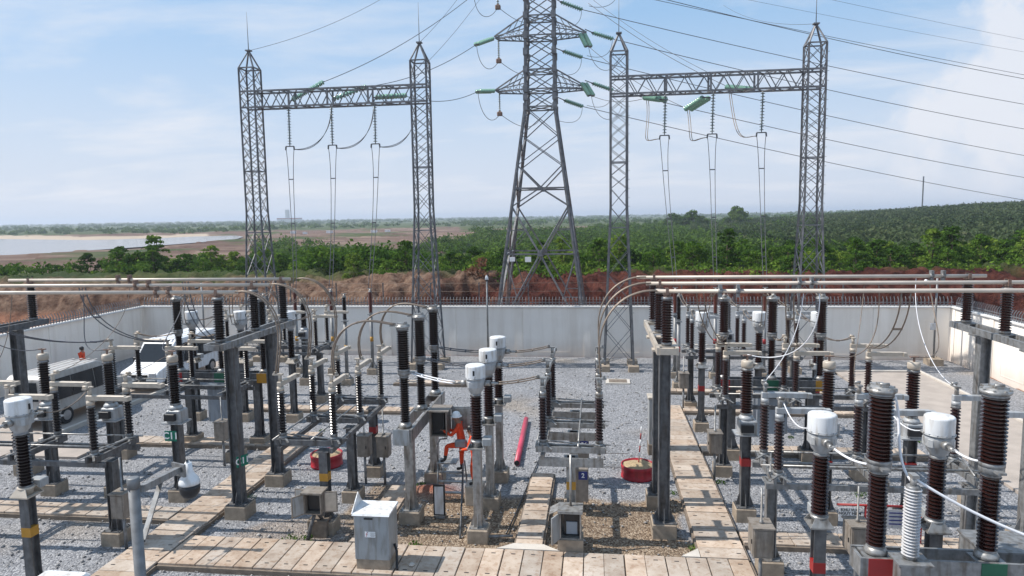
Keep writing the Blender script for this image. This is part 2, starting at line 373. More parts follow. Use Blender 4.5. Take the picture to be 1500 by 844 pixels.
terrain = bpy.data.objects.new('terrain', me); C.objects.link(terrain); struct(terrain)
tm = bpy.data.materials.new('terrain'); tm.use_nodes = True; t = tm.node_tree; b = t.nodes['Principled BSDF']; b.inputs['Roughness'].default_value = 0.95; b.inputs['Specular IOR Level'].default_value = 0.15
ge = N(t, 'ShaderNodeNewGeometry'); at_ = N(t, 'ShaderNodeAttribute', attribute_name='cover'); sp = N(t, 'ShaderNodeSeparateColor'); t.links.new(at_.outputs['Color'], sp.inputs[0])
def noise_ramp(t, src, scale, cols, detail=6, lo=0.3, hi=0.7, stretch=None):
    n = N(t, 'ShaderNodeTexNoise'); n.inputs['Scale'].default_value = scale; n.inputs['Detail'].default_value = detail; n.inputs['Roughness'].default_value = 0.6
    if stretch:
        mpp = N(t, 'ShaderNodeMapping'); mpp.inputs['Scale'].default_value = stretch; t.links.new(src, mpp.inputs[0]); src = mpp.outputs[0]
    t.links.new(src, n.inputs['Vector']); r = N(t, 'ShaderNodeValToRGB'); e = r.color_ramp.elements
    while len(e) < len(cols): e.new(0.5)
    for i, c in enumerate(cols): e[i].position = lo+(hi-lo)*i/(len(cols)-1); e[i].color = (*c, 1)
    t.links.new(n.outputs['Fac'], r.inputs[0]); return r.outputs[0], n.outputs['Fac']
def mixc(t, f, a, b_):
    m = N(t, 'ShaderNodeMix', data_type='RGBA')
    for s_, v in ((0, f), (6, a), (7, b_)):
        if isinstance(v, (int, float)): m.inputs[s_].default_value = v
        elif isinstance(v, tuple): m.inputs[s_].default_value = (*v, 1)
        else: t.links.new(v, m.inputs[s_])
    return m.outputs[2]
red, _ = noise_ramp(t, ge.outputs['Position'], 1.1, [(0.022, 0.008, 0.006), (0.085, 0.025, 0.018), (0.17, 0.062, 0.042)])
tan_, _ = noise_ramp(t, ge.outputs['Position'], 1.3, [(0.065, 0.032, 0.022), (0.20, 0.122, 0.084), (0.31, 0.215, 0.152)])
px_ = N(t, 'ShaderNodeSeparateXYZ'); t.links.new(ge.outputs['Position'], px_.inputs[0])
_, big = noise_ramp(t, ge.outputs['Position'], 0.16, [(0, 0, 0), (1, 1, 1)])
# redder cut earth to the right of the pylon and at the foot, sun-dried tan on the left slope
tm_f = M2('ADD', M2('MULTIPLY', M2('ADD', px_.outputs['X'], 6.0, t), -0.09, t), M2('MULTIPLY', M2('SUBTRACT', big, 0.5, t), 5.0, t), t)
tm_f = M2('ADD', tm_f, M2('MULTIPLY', M2('SUBTRACT', px_.outputs['Z'], 2.0, t), 0.35, t), t)
cl1 = N(t, 'ShaderNodeClamp'); t.links.new(tm_f, cl1.inputs[0])
soilc = mixc(t, cl1.outputs[0], red, tan_)
farsoil, _ = noise_ramp(t, ge.outputs['Position'], 0.035, [(0.10, 0.052, 0.040), (0.17, 0.105, 0.080), (0.27, 0.19, 0.145)], 8, 0.35, 0.65, (0.5, 1.6, 1))
isfar = N(t, 'ShaderNodeMapRange'); isfar.inputs['From Min'].default_value = 75; isfar.inputs['From Max'].default_value = 100; t.links.new(px_.outputs['Y'], isfar.inputs['Value'])
soilc = mixc(t, isfar.outputs[0], soilc, farsoil)
flat = N(t, 'ShaderNodeMapRange'); flat.inputs['From Min'].default_value = 0.7; flat.inputs['From Max'].default_value = 0.2; t.links.new(px_.outputs['Z'], flat.inputs['Value'])
nearf = N(t, 'ShaderNodeMapRange'); nearf.inputs['From Min'].default_value = 56; nearf.inputs['From Max'].default_value = 52; t.links.new(px_.outputs['Y'], nearf.inputs['Value'])
bench, _ = noise_ramp(t, ge.outputs['Position'], 0.25, [(0.30, 0.13, 0.08), (0.46, 0.26, 0.165)])
soilc = mixc(t, M2('MULTIPLY', flat.outputs[0], nearf.outputs[0], t), soilc, bench)
green, _ = noise_ramp(t, ge.outputs['Position'], 0.07, [(0.035, 0.055, 0.018), (0.06, 0.085, 0.024), (0.12, 0.115, 0.045)], 9)
c_ = mixc(t, sp.outputs[0], green, soilc); c_ = mixc(t, sp.outputs[1], c_, (0.46, 0.37, 0.28)); t.links.new(c_, b.inputs['Base Color'])
bn = N(t, 'ShaderNodeTexNoise'); bn.inputs['Scale'].default_value = 2.2; bn.inputs['Detail'].default_value = 8; bn.inputs['Roughness'].default_value = 0.7; t.links.new(ge.outputs['Position'], bn.inputs['Vector'])
bp = N(t, 'ShaderNodeBump'); bp.inputs['Strength'].default_value = 1.0; bp.inputs['Distance'].default_value = 0.6; t.links.new(bn.outputs['Fac'], bp.inputs['Height']); t.links.new(bp.outputs[0], b.inputs['Normal'])
me.materials.append(tm)
# lake
mb = MB(); mb.add([(x, y, LAKE_Z) for x, y in LAKE], [tuple(reversed(range(len(LAKE))))])
mat('water', (0.20, 0.17, 0.15), 0.06, 0, 0.05, 0.02); lake = struct(mb.build('lake', 'water'))
for p in lake.data.polygons:
    if p.normal.z < 0: p.flip()
b = MAT['water'].node_tree.nodes['Principled BSDF']; b.inputs['Roughness'].default_value = 0.16

# ------------------------------------------------------------------ gravel yard
gx = np.arange(-27.45, 18.8, 0.18); gy = np.arange(-6, 38.4, 0.18); GX, GY = np.meshgrid(gx, gy)
n1 = fbm(GX, GY, 0.55, 3, 2.0); n2 = fbm(GX, GY, 0.18, 3, 8.0)
def rect(x0, x1, y0, y1, e=0.35):
    d = np.minimum(np.minimum(GX-x0, x1-GX), np.minimum(GY-y0, y1-GY)) + n1*0.55; return sst(-e*0.3, e*0.3, d)
brown = np.maximum(rect(-4.7, 2.35, 15.0, 18.9), rect(-6.6, -4.5, 15.0, 19.3)*0.9)
brown = np.maximum(brown, rect(-8.9, -6.3, 15.2, 16.9)*0.55)
dust = np.clip(sst(0.28, 0.75, n2+0.25*n1), 0, 1)*0.75
dust = np.maximum(dust, np.exp(-(((GX+1.4)/0.8)**2+((GY-28)/2.6)**2))*0.35)
redm = np.exp(-(((GX+4.75)/0.75)**2+((GY-18.9)/0.45)**2))
me = bpy.data.meshes.new('gravel_yard'); nr, ncol = GX.shape; idx = np.arange(nr*ncol).reshape(nr, ncol)
fast_mesh(me, np.stack([GX, GY, n1*0.018+redm*0.16-0.01], -1).reshape(-1, 3), np.stack([idx[:-1, :-1], idx[:-1, 1:], idx[1:, 1:], idx[1:, :-1]], -1).reshape(-1, 4))
ca = me.color_attributes.new('cover', 'FLOAT_COLOR', 'POINT'); ca.data.foreach_set('color', np.stack([brown, dust, redm, np.ones_like(dust)], -1).astype(np.float32).ravel())
me.polygons.foreach_set('use_smooth', [True]*len(me.polygons))
gravel = struct(bpy.data.objects.new('gravel_ground', me)); C.objects.link(gravel)
gm = bpy.data.materials.new('gravel'); gm.use_nodes = True; t = gm.node_tree; b = t.nodes['Principled BSDF']; b.inputs['Roughness'].default_value = 0.85; b.inputs['Specular IOR Level'].default_value = 0.3
co = N(t, 'ShaderNodeTexCoord').outputs['Object']; at_ = N(t, 'ShaderNodeAttribute', attribute_name='cover'); sp = N(t, 'ShaderNodeSeparateColor'); t.links.new(at_.outputs['Color'], sp.inputs[0])
vo = N(t, 'ShaderNodeTexVoronoi'); vo.inputs['Scale'].default_value = 24; t.links.new(co, vo.inputs['Vector'])
wc = N(t, 'ShaderNodeSeparateColor'); t.links.new(vo.outputs['Color'], wc.inputs[0])
def ramp(t, f, cols, lo=0., hi=1.):
    r = N(t, 'ShaderNodeValToRGB'); e = r.color_ramp.elements
    while len(e) < len(cols): e.new(0.5)
    for i, c in enumerate(cols): e[i].position = lo+(hi-lo)*i/(len(cols)-1); e[i].color = (*c, 1)
    t.links.new(f, r.inputs[0]); return r.outputs[0]
gcol = ramp(t, wc.outputs[0], [(0.13, 0.131, 0.140), (0.20, 0.202, 0.214), (0.25, 0.252, 0.264), (0.39, 0.39, 0.40)])
bcol = ramp(t, wc.outputs[1], [(0.08, 0.052, 0.034), (0.17, 0.118, 0.078), (0.24, 0.178, 0.122), (0.40, 0.32, 0.24)])
dcol = ramp(t, wc.outputs[0], [(0.16, 0.13, 0.105), (0.27, 0.23, 0.19), (0.37, 0.32, 0.27)])
c_ = mixc(t, sp.outputs[1], gcol, dcol); c_ = mixc(t, sp.outputs[0], c_, bcol); c_ = mixc(t, M2('MULTIPLY', sp.outputs[2], 0.9, t), c_, (0.26, 0.07, 0.035))
n_, nf = noise_ramp(t, co, 0.5, [(0.86, 0.86, 0.86), (1.1, 1.1, 1.1)])
mm = N(t, 'ShaderNodeMix', data_type='RGBA', blend_type='MULTIPLY'); mm.inputs[0].default_value = 1; t.links.new(c_, mm.inputs[6]); t.links.new(n_, mm.inputs[7]); t.links.new(mm.outputs[2], b.inputs['Base Color'])
bp = N(t, 'ShaderNodeBump'); bp.inputs['Strength'].default_value = 1.0; bp.inputs['Distance'].default_value = 0.03; bp.invert = True
t.links.new(vo.outputs['Distance'], bp.inputs['Height']); t.links.new(bp.outputs[0], b.inputs['Normal'])
me.materials.append(gm)

# ------------------------------------------------------------------ slab-covered cable trenches and roads
def slab_mat():
    m = bpy.data.materials.new('slab'); m.use_nodes = True; t = m.node_tree; b = t.nodes['Principled BSDF']; b.inputs['Roughness'].default_value = 0.92; b.inputs['Specular IOR Level'].default_value = 0.2
    co = N(t, 'ShaderNodeTexCoord').outputs['Object']; a = N(t, 'ShaderNodeAttribute', attribute_name='tint')
    c1, f1 = noise_ramp(t, co, 2.2, [(0.33, 0.255, 0.20), (0.42, 0.345, 0.28), (0.49, 0.42, 0.355)], 8)
    mm = N(t, 'ShaderNodeMix', data_type='RGBA', blend_type='MULTIPLY'); mm.inputs[0].default_value = 1; t.links.new(c1, mm.inputs[6]); t.links.new(a.outputs['Color'], mm.inputs[7])
    st, sf = noise_ramp(t, co, 9, [(0.72, 0.62, 0.55), (1, 1, 1)], 6, 0.36, 0.48)
    m3 = N(t, 'ShaderNodeMix', data_type='RGBA', blend_type='MULTIPLY'); m3.inputs[0].default_value = 0.7; t.links.new(mm.outputs[2], m3.inputs[6]); t.links.new(st, m3.inputs[7]); t.links.new(m3.outputs[2], b.inputs['Base Color'])
    bp = N(t, 'ShaderNodeBump'); bp.inputs['Strength'].default_value = 0.3; bp.inputs['Distance'].default_value = 0.02; t.links.new(f1, bp.inputs['Height']); t.links.new(bp.outputs[0], b.inputs['Normal'])
    MAT['slab'] = m
slab_mat()
def trench(x0, x1, y0, y1, along, sl_len=0.5, z=0.13, row=None):
    m = MB(); tints = []; rnd = random.Random(int(x0*13+y0*7))
    m.box(((x0+x1)/2, (y0+y1)/2, z/2-0.05), (x1-x0+0.10, y1-y0+0.10, z+0.04), 1); tints += [(1, 1, 1)]*6
    a0, a1 = (y0, y1) if along == 'y' else (x0, x1); n = max(1, round((a1-a0)/sl_len)); st = (a1-a0)/n
    for i in range(n):
        u = a0+st*(i+.5); c = ((x0+x1)/2, u) if along == 'y' else (u, (y0+y1)/2)
        d = (x1-x0, st-0.022) if along == 'y' else (st-0.022, y1-y0)
        hz = z+0.02+rnd.uniform(-0.006, 0.006); k = len(m.f)
        m.box((c[0]+rnd.uniform(-.008, .008), c[1]+rnd.uniform(-.008, .008), hz-0.03), (d[0], d[1], 0.06), 0, rz=rnd.uniform(-.006, .006), ch=0.008)
        q = rnd.uniform(0.82, 1.1); w = rnd.uniform(-0.04, 0.05); tints += [(q+w, q, q-w)]*(len(m.f)-k)
        # two lifting holes per slab
        for s_ in (-1, 1):
            hp = (c[0]+s_*d[0]*0.34, c[1]) if along == 'y' else (c[0], c[1]+s_*d[1]*0.34)
            m.box((hp[0], hp[1], hz+0.002), ((0.10, 0.028, 0.006) if along == 'y' else (0.10, 0.028, 0.006)), 2); tints += [(1, 1, 1)]*6
    o = m.build('cable_trench_path', ['slab', 'concrete_dark', 'black']); struct(o)
    ca = o.data.color_attributes.new('tint', 'FLOAT_COLOR', 'CORNER'); vals = []
    for p, tt in zip(o.data.polygons, tints): vals += [c for _ in range(p.loop_total) for c in (*tt, 1)]
    ca.data.foreach_set('color', vals); return o
trench(2.40, 3.45, 15.35, 28.1, 'y')
trench(-10.1, 3.45, 13.95, 15.32, 'x', 0.46)
trench(-1.93, -1.28, 15.36, 20.2, 'y', 0.55)
trench(-6.0, -5.35, 15.36, 18.9, 'y', 0.55)
trench(-11.25, -10.14, 10.5, 23.6, 'y')
trench(-17.3, -11.3, 22.0, 22.7, 'x', 0.6)
trench(-19.8, -11.3, 16.2, 16.9, 'x', 0.6)
trench(-16, -7.5, 26.5, 27.1, 'x', 0.6)
trench(-9.6, -4.6, 31.2, 31.8, 'x', 0.6)
trench(3.5, 10.6, 22.6, 23.3, 'x', 0.6)
trench(3.5, 10.6, 16.15, 16.85, 'x', 0.6)
trench(3.0, 10.2, 30.4, 30.9, 'x', 0.6)
trench(3.5, 10.2, 27.3, 27.9, 'x', 0.6)
# flared corner pieces where trenches meet
m = MB(); m.prism([(-2.35, 15.34), (-0.85, 15.34), (-1.25, 15.62), (-1.97, 15.62)], 0.02, 0.157); m.prism([(1.95, 15.34), (2.38, 15.34), (2.38, 15.75)], 0.02, 0.155); pass
struct(m.build('trench_corner_paving', 'kerb_concrete'))
m = MB(); m.box((13.75, 14.9, 0.03), (3.9, 40, 0.10)); struct(m.build('service_road', 'road_concrete'))
m = MB(); m.box((-22.3, 16.5, 0.03), (4.0, 43, 0.10)); m.box((-18.9, 21.2, 0.03), (2.72, 1.3, 0.10)); struct(m.build('service_road', 'road_concrete'))
m = MB(); m.box((15.78, 14.95, 0.07), (0.14, 40.2, 0.2), ch=0.015); m.box((-20.22, 30.0, 0.07), (0.14, 16, 0.2), ch=0.015); struct(m.build('road_kerb', 'kerb_concrete'))
m = MB(); m.box((13.75, 34.97, 0.07), (4.0, 0.14, 0.2), ch=0.015); struct(m.build('road_kerb', 'kerb_concrete'))

# ------------------------------------------------------------------ perimeter walls
def wall_mat():
    m = bpy.data.materials.new('wall_white'); m.use_nodes = True; t = m.node_tree; b = t.nodes['Principled BSDF']; b.inputs['Roughness'].default_value = 0.9; b.inputs['Specular IOR Level'].default_value = 0.2
    p = N(t, 'ShaderNodeNewGeometry').outputs['Position']
    base, _ = noise_ramp(t, p, 0.5, [(0.80, 0.745, 0.68), (0.88, 0.83, 0.765)])
    streak, _ = noise_ramp(t, p, 1.4, [(0.88, 0.86, 0.84), (1, 1, 1)], 6, 0.36, 0.56, (1, 1, 0.07))
    dustc, df = noise_ramp(t, p, 1.6, [(0, 0, 0), (1, 1, 1)], 5)
    sx = N(t, 'ShaderNodeSeparateXYZ'); t.links.new(p, sx.inputs[0]); mr = N(t, 'ShaderNodeMapRange'); mr.inputs['From Min'].default_value = 0.75; mr.inputs['From Max'].default_value = 0.0; t.links.new(M2('SUBTRACT', sx.outputs['Z'], M2('MULTIPLY', df, 0.6, t), t), mr.inputs['Value'])
    mm = N(t, 'ShaderNodeMix', data_type='RGBA', blend_type='MULTIPLY'); mm.inputs[0].default_value = 1; t.links.new(base, mm.inputs[6]); t.links.new(streak, mm.inputs[7])
    c = mixc(t, M2('MULTIPLY', mr.outputs[0], 0.4, t), mm.outputs[2], (0.50, 0.40, 0.33)); t.links.new(c, b.inputs['Base Color']); MAT['wall_white'] = m
wall_mat()
mat('wall_cap', (0.62, 0.61, 0.59), 0.85, 0, 0.08, 2)
WH = 2.8
def wall(name_label, a, b, inward, npan):
    """a->b runs along the wall; inward is the unit normal pointing into the yard"""
    a = Vector((*a, 0)); b = Vector((*b, 0)); d = (b-a).normalized(); Ltot = (b-a).length; nrm = Vector((*inward, 0))
    root = thing('perimeter_wall', name_label, 'wall', a, math.atan2(d.y, d.x), 'walls round the yard')
    sgn = 1 if (Matrix.Rotation(math.atan2(d.y, d.x), 3, 'Z') @ Vector((0, 1, 0))).dot(nrm) > 0 else -1
    st = Ltot/npan
    m = MB()
    for i in range(npan):
        m.box((st*(i+.5), 0, WH/2-0.05), (st-0.02, 0.16, WH+0.1), 0)
        # raised border round a recessed field
        for (cx_, cz, wx, wz) in ((st/2, WH-0.30, st-0.5, 0.05), (st/2, 0.35, st-0.5, 0.05)): pass
        w0, w1, z0, z1 = st*0.25, st*0.75, 0.25, WH-0.66
        for q in (((w0+w1)/2, z0, w1-w0+0.04, 0.035), ((w0+w1)/2, z1, w1-w0+0.04, 0.035)): m.box((st*i+q[0], sgn*0.083, q[1]), (q[2], 0.018, q[3]), 0)
        for q in (w0, w1): m.box((st*i+q, sgn*0.082, (z0+z1)/2), (0.035, 0.016, z1-z0-0.061), 0)
    m.build('wall_panel', 'wall_white', root)
    for i in range(npan+1):
        m = MB(); m.box((st*i, sgn*0.01, WH/2-0.04), (0.36, 0.22, WH+0.06), 0); m.build('pilaster', 'wall_white', root)
    m = MB(); m.box((Ltot/2, 0, WH+0.06), (Ltot+0.3, 0.36, 0.08), 0, ch=0.01); m.build('coping', 'wall_cap', root)
    m = MB(); zr = WH+0.10
    for zz_ in (zr+0.08, zr+0.2): m.bar((0, 0, zz_), (Ltot, 0, zz_), 0.035, 0.035)
    n = int(Ltot/0.19)
    for i in range(n):
        x = Ltot*(i+.5)/n; m.bar((x, 0, zr-0.02), (x, 0, zr+0.34), 0.036); m.bar((x, 0, zr+0.34), (x, -sgn*0.10, zr+0.50), 0.03)
    m.build('spike_railing', 'lattice', root)
    return root
wall('long white back wall with framed panels and a row of spikes on top', (-27.5, 38.45), (18.85, 38.45), (0, -1), 12)
wall('white side wall on the left, running from the back corner beside the parked vans', (-27.5, 38.2), (-27.5, -4), (1, 0), 12)
wall('sunlit white side wall on the right beside the concrete road', (18.85, 38.2), (18.85, -4), (-1, 0), 12)
# thin wire fence behind the back wall
root = thing('wire_fence', 'tall thin wire fence on slim posts between the back wall and the earth bank', 'fence', (0, 40.6, 0))
m = MB()
for z_ in (3.0, 3.5, 4.0): m.tube([(-22, 0, z_), (14, 0, z_)], 0.008, 4)
m.build('wire', 'wire', root)
for i in range(13):
    m = MB(); m.bar((-22+3*i, 0, -0.05), (-22+3*i, 0, 4.05), 0.06); m.build('post', 'galv_old', root)

# ------------------------------------------------------------------ substation equipment builders
def shed_profile(z0, z1, core, shed, n, alt=0.0):
    p = [(core, z0)]; h = (z1-z0)/n
    for i in range(n):
        z = z0+h*i; r = shed*(1-alt*(i % 2))
        p += [(core, z+h*0.25), (r, z+h*0.42), (r, z+h*0.50), (core, z+h*0.92)]
    p.append((core, z1)); return p
def insulator(parent, name, m, c, z0, z1, core, shed, n, seg=14, alt=0.0):
    b = MB(); b.lathe(shed_profile(z0, z1, core, shed, n, alt), c, seg, 0, False)
    for z in (z0, z1): b.lathe([(core*1.35, z-0.05), (core*1.35, z+0.012), (core*1.15, z+0.03)], c, seg, 1)
    return b.build(name, [m, 'galv'], parent)
def footing(parent, x, y, w=0.52, h=0.34, d=None):
    b = MB(); d = d or w; b.box((x, y, h/2-0.1), (w, d, h+0.2), 0, ch=0.02)
    for sx in (-1, 1):
        for sy in (-1, 1): b.box((x+sx*w*0.36, y+sy*d*0.36, h+0.02), (0.025, 0.025, 0.06), 1)
    return b.build('foundation', ['concrete', 'galv_old'], parent)
def column(parent, x, y, z0, z1, w=0.20, m='galv_old', closed=False, rz=0, gus=True, band=None):
    b = MB()
    if closed: b.box((x, y, (z0+z1)/2), (w, w, z1-z0), 0, rz, ch=0.012)
    else:
        q = Matrix.Rotation(rz, 3, 'Z')
        for s_ in (-1, 1):
            o = q @ Vector((s_*w*0.46, 0, 0)); b.box((x+o.x, y+o.y, (z0+z1)/2), (w*0.08, w, z1-z0), 0, rz)
        b.box((x, y, (z0+z1)/2), (w*0.84, w*0.07, z1-z0), 0, rz)
    b.box((x, y, z0+0.012), (w*2.0, w*2.0, 0.024), 0, rz)
    if gus:
        for k in range(4):
            a = rz+k*pi/2; dx, dy = cos(a), sin(a); ox, oy = -dy*0.006, dx*0.006
            p0 = (x+dx*w*0.5, y+dy*w*0.5); p1 = (x+dx*w*0.98, y+dy*w*0.98)
            vs = []
            for s_ in (-1, 1): vs += [(p0[0]+s_*ox, p0[1]+s_*oy, z0+0.024), (p1[0]+s_*ox, p1[1]+s_*oy, z0+0.024), (p0[0]+s_*ox, p0[1]+s_*oy, z0+0.36)]
            b.add(vs, [(0, 1, 2), (5, 4, 3), (0, 3, 4, 1), (1, 4, 5, 2), (2, 5, 3, 0)])
    b.box((x, y, z1-0.012), (w*1.5, w*1.5, 0.024), 0, rz)
    o = b.build('column', m, parent)
    if band:
        c = MB(); c.box((x, y, z0+(z1-z0)*0.62), (w*1.03, w*1.03, 0.20), 0, rz); c.build('colour_band', band, parent)
    return o

def ct(label, x, y, rz=0, porc='porc_brown', head='grey_paint', colm='galv_old', closed=False, band=None, group='current transformers'):
    t = thing('current_transformer', label, 'transformer', (x, y, 0), rz, group)
    footing(t, 0, 0); column(t, 0, 0, 0.34, 2.36, 0.21, colm, closed, 0, True, band)
    b = MB()                                              # saddle bracket
    b.box((0, 0, 2.38), (0.44, 0.40, 0.025)); 
    for s_ in (-1, 1):
        b.add([(s_*0.2, -0.2, 2.395), (s_*0.2, 0.2, 2.395), (s_*0.12, 0.1, 2.55), (s_*0.12, -0.1, 2.55), (s_*0.215, -0.2, 2.395), (s_*0.215, 0.2, 2.395), (s_*0.135, 0.1, 2.55), (s_*0.135, -0.1, 2.55)], [(0, 1, 2, 3), (7, 6, 5, 4), (0, 4, 5, 1), (2, 6, 7, 3), (0, 3, 7, 4), (1, 5, 6, 2)])
    b.lathe([(0.13, 2.40), (0.13, 2.5), (0.16, 2.52), (0.16, 2.56)], (0, 0, 0), 16)
    b.build('base_bracket', 'galv_new' if closed or porc == 'porc_brown' else 'arm_cream', t)
    jb = MB(); jb.box((0.27, -0.05, 2.56), (0.22, 0.3, 0.17), ch=0.015); jb.build('terminal_box', 'cab_grey', t)
    insulator(t, 'insulator', porc, (0, 0, 0), 2.58, 3.70, 0.098, 0.148, 17)
    b = MB()                                              # tapering lower body of the head
    b.lathe([(0.12, 3.70), (0.13, 3.75), (0.17, 3.79), (0.222, 3.93), (0.236, 4.02), (0.236, 4.10)], (0, 0, 0), 24)
    b.box((0, 0, 3.99), (0.34, 0.44, 0.18), ch=0.05)
    b.lathe([(0.256, 4.095), (0.256, 4.12)], (0, 0, 0), 24)
    for k in range(12): b.box((0.247*cos(k*pi/6), 0.247*sin(k*pi/6), 4.128), (0.022, 0.022, 0.02))
    b.bar((0.0, -0.255, 4.10), (0.04, -0.262, 4.19), 0.03, 0.02)
    b.build('head_tank', head, t)
    b = MB(); b.lathe([(0.243, 4.122), (0.244, 4.13), (0.244, 4.39), (0.243, 4.40), (0.238, 4.418), (0.224, 4.43), (0.21, 4.434), (0.10, 4.447), (0.0, 4.45)], (0, 0, 0), 36); b.build('dome_cover', 'white_paint', t)
    b = MB(); b.box((0, -0.2435, 4.27), (0.045, 0.02, 0.12)); b.build('oil_gauge', 'black', t)
    for s_ in (-1, 1):
        b = MB(); b.tube([(s_*0.22, 0, 3.98), (s_*0.36, 0, 3.98)], 0.075, 12); b.tube([(s_*0.36, 0, 3.98), (s_*0.50, 0, 3.98)], 0.035, 8); b.box((s_*0.50, 0, 3.98), (0.12, 0.11, 0.03))
        b.build('primary_terminal', 'galv_new', t)
    return t
def cvt(label, x, y, rz=0, porc='porc_brown', sign=None, band=None, group='voltage transformers'):
    t = thing('voltage_transformer', label, 'transformer', (x, y, 0), rz, group)
    footing(t, 0, 0); column(t, 0, 0, 0.34, 2.28, 0.24, 'galv_old', False, 0, True, band)
    b = MB(); b.box((0, 0, 2.30), (0.62, 0.5, 0.035)); b.box((0.03, 0, 2.50), (0.44, 0.42, 0.36), ch=0.03); b.lathe([(0.2, 2.68), (0.19, 2.74), (0.14, 2.80)], (0, 0, 0), 20); b.build('base_tank', 'grey_paint', t)
    b = MB(); b.box((-0.02, -0.265, 2.50), (0.32, 0.11, 0.20), ch=0.01); b.build('secondary_box', 'black', t)
    insulator(t, 'insulator', porc, (0, 0, 0), 2.84, 4.0, 0.105, 0.158, 17)
    b = MB(); b.lathe([(0.12, 4.03), (0.15, 4.06), (0.15, 4.20), (0.12, 4.23)], (0, 0, 0), 18); b.build('top_cap', 'arm_cream', t)
    b = MB(); b.tube([(0, 0, 4.23), (0, 0, 4.34)], 0.03, 8); b.box((0, 0, 4.35), (0.20, 0.08, 0.03)); b.build('line_terminal', 'rusty', t)
    if sign:
        s_ = MB(); s_.box((0, 0, 0), (0.36, 0.012, 0.30)); p = s_.build('number_plate', 'sign_green', t); p.location = (-0.05, -0.24, 1.95)
        lettering(sign, 0.27, 'sign_white', p, (0, -0.008, 0))
    return t
def arrester(label, x, y, porc='porc_dark', band='yellow_band', group='surge arresters', lean=0):
    t = thing('surge_arrester', label, 'arrester', (x, y, 0), 0, group)
    footing(t, 0, 0, 0.5, 0.3)
    b = MB(); b.tube([(0, 0, 0.3), (0, 0, 3.1)], 0.085, 14); b.box((0, 0, 0.315), (0.4, 0.4, 0.03)); b.box((0, 0, 3.1), (0.28, 0.28, 0.03))
    for k in range(4):
        a = k*pi/2+pi/4; b.bar((cos(a)*0.07, sin(a)*0.07, 0.6), (cos(a)*0.2, sin(a)*0.2, 0.33), 0.02, 0.05)
    b.build('pole', 'galv', t)
    b = MB(); b.lathe([(0.088, 1.7), (0.088, 1.95)], (0, 0, 0), 14); b.build('colour_band', band, t)
    insulator(t, 'insulator', porc, (0, 0, 0), 3.2, 4.28, 0.07, 0.112, 18, 12)
    b = MB(); b.lathe([(0.08, 4.31), (0.06, 4.36), (0.03, 4.42)], (0, 0, 0), 10); b.box((0, 0, 4.43), (0.24, 0.06, 0.03)); b.build('cap', 'galv_new', t)
    return t
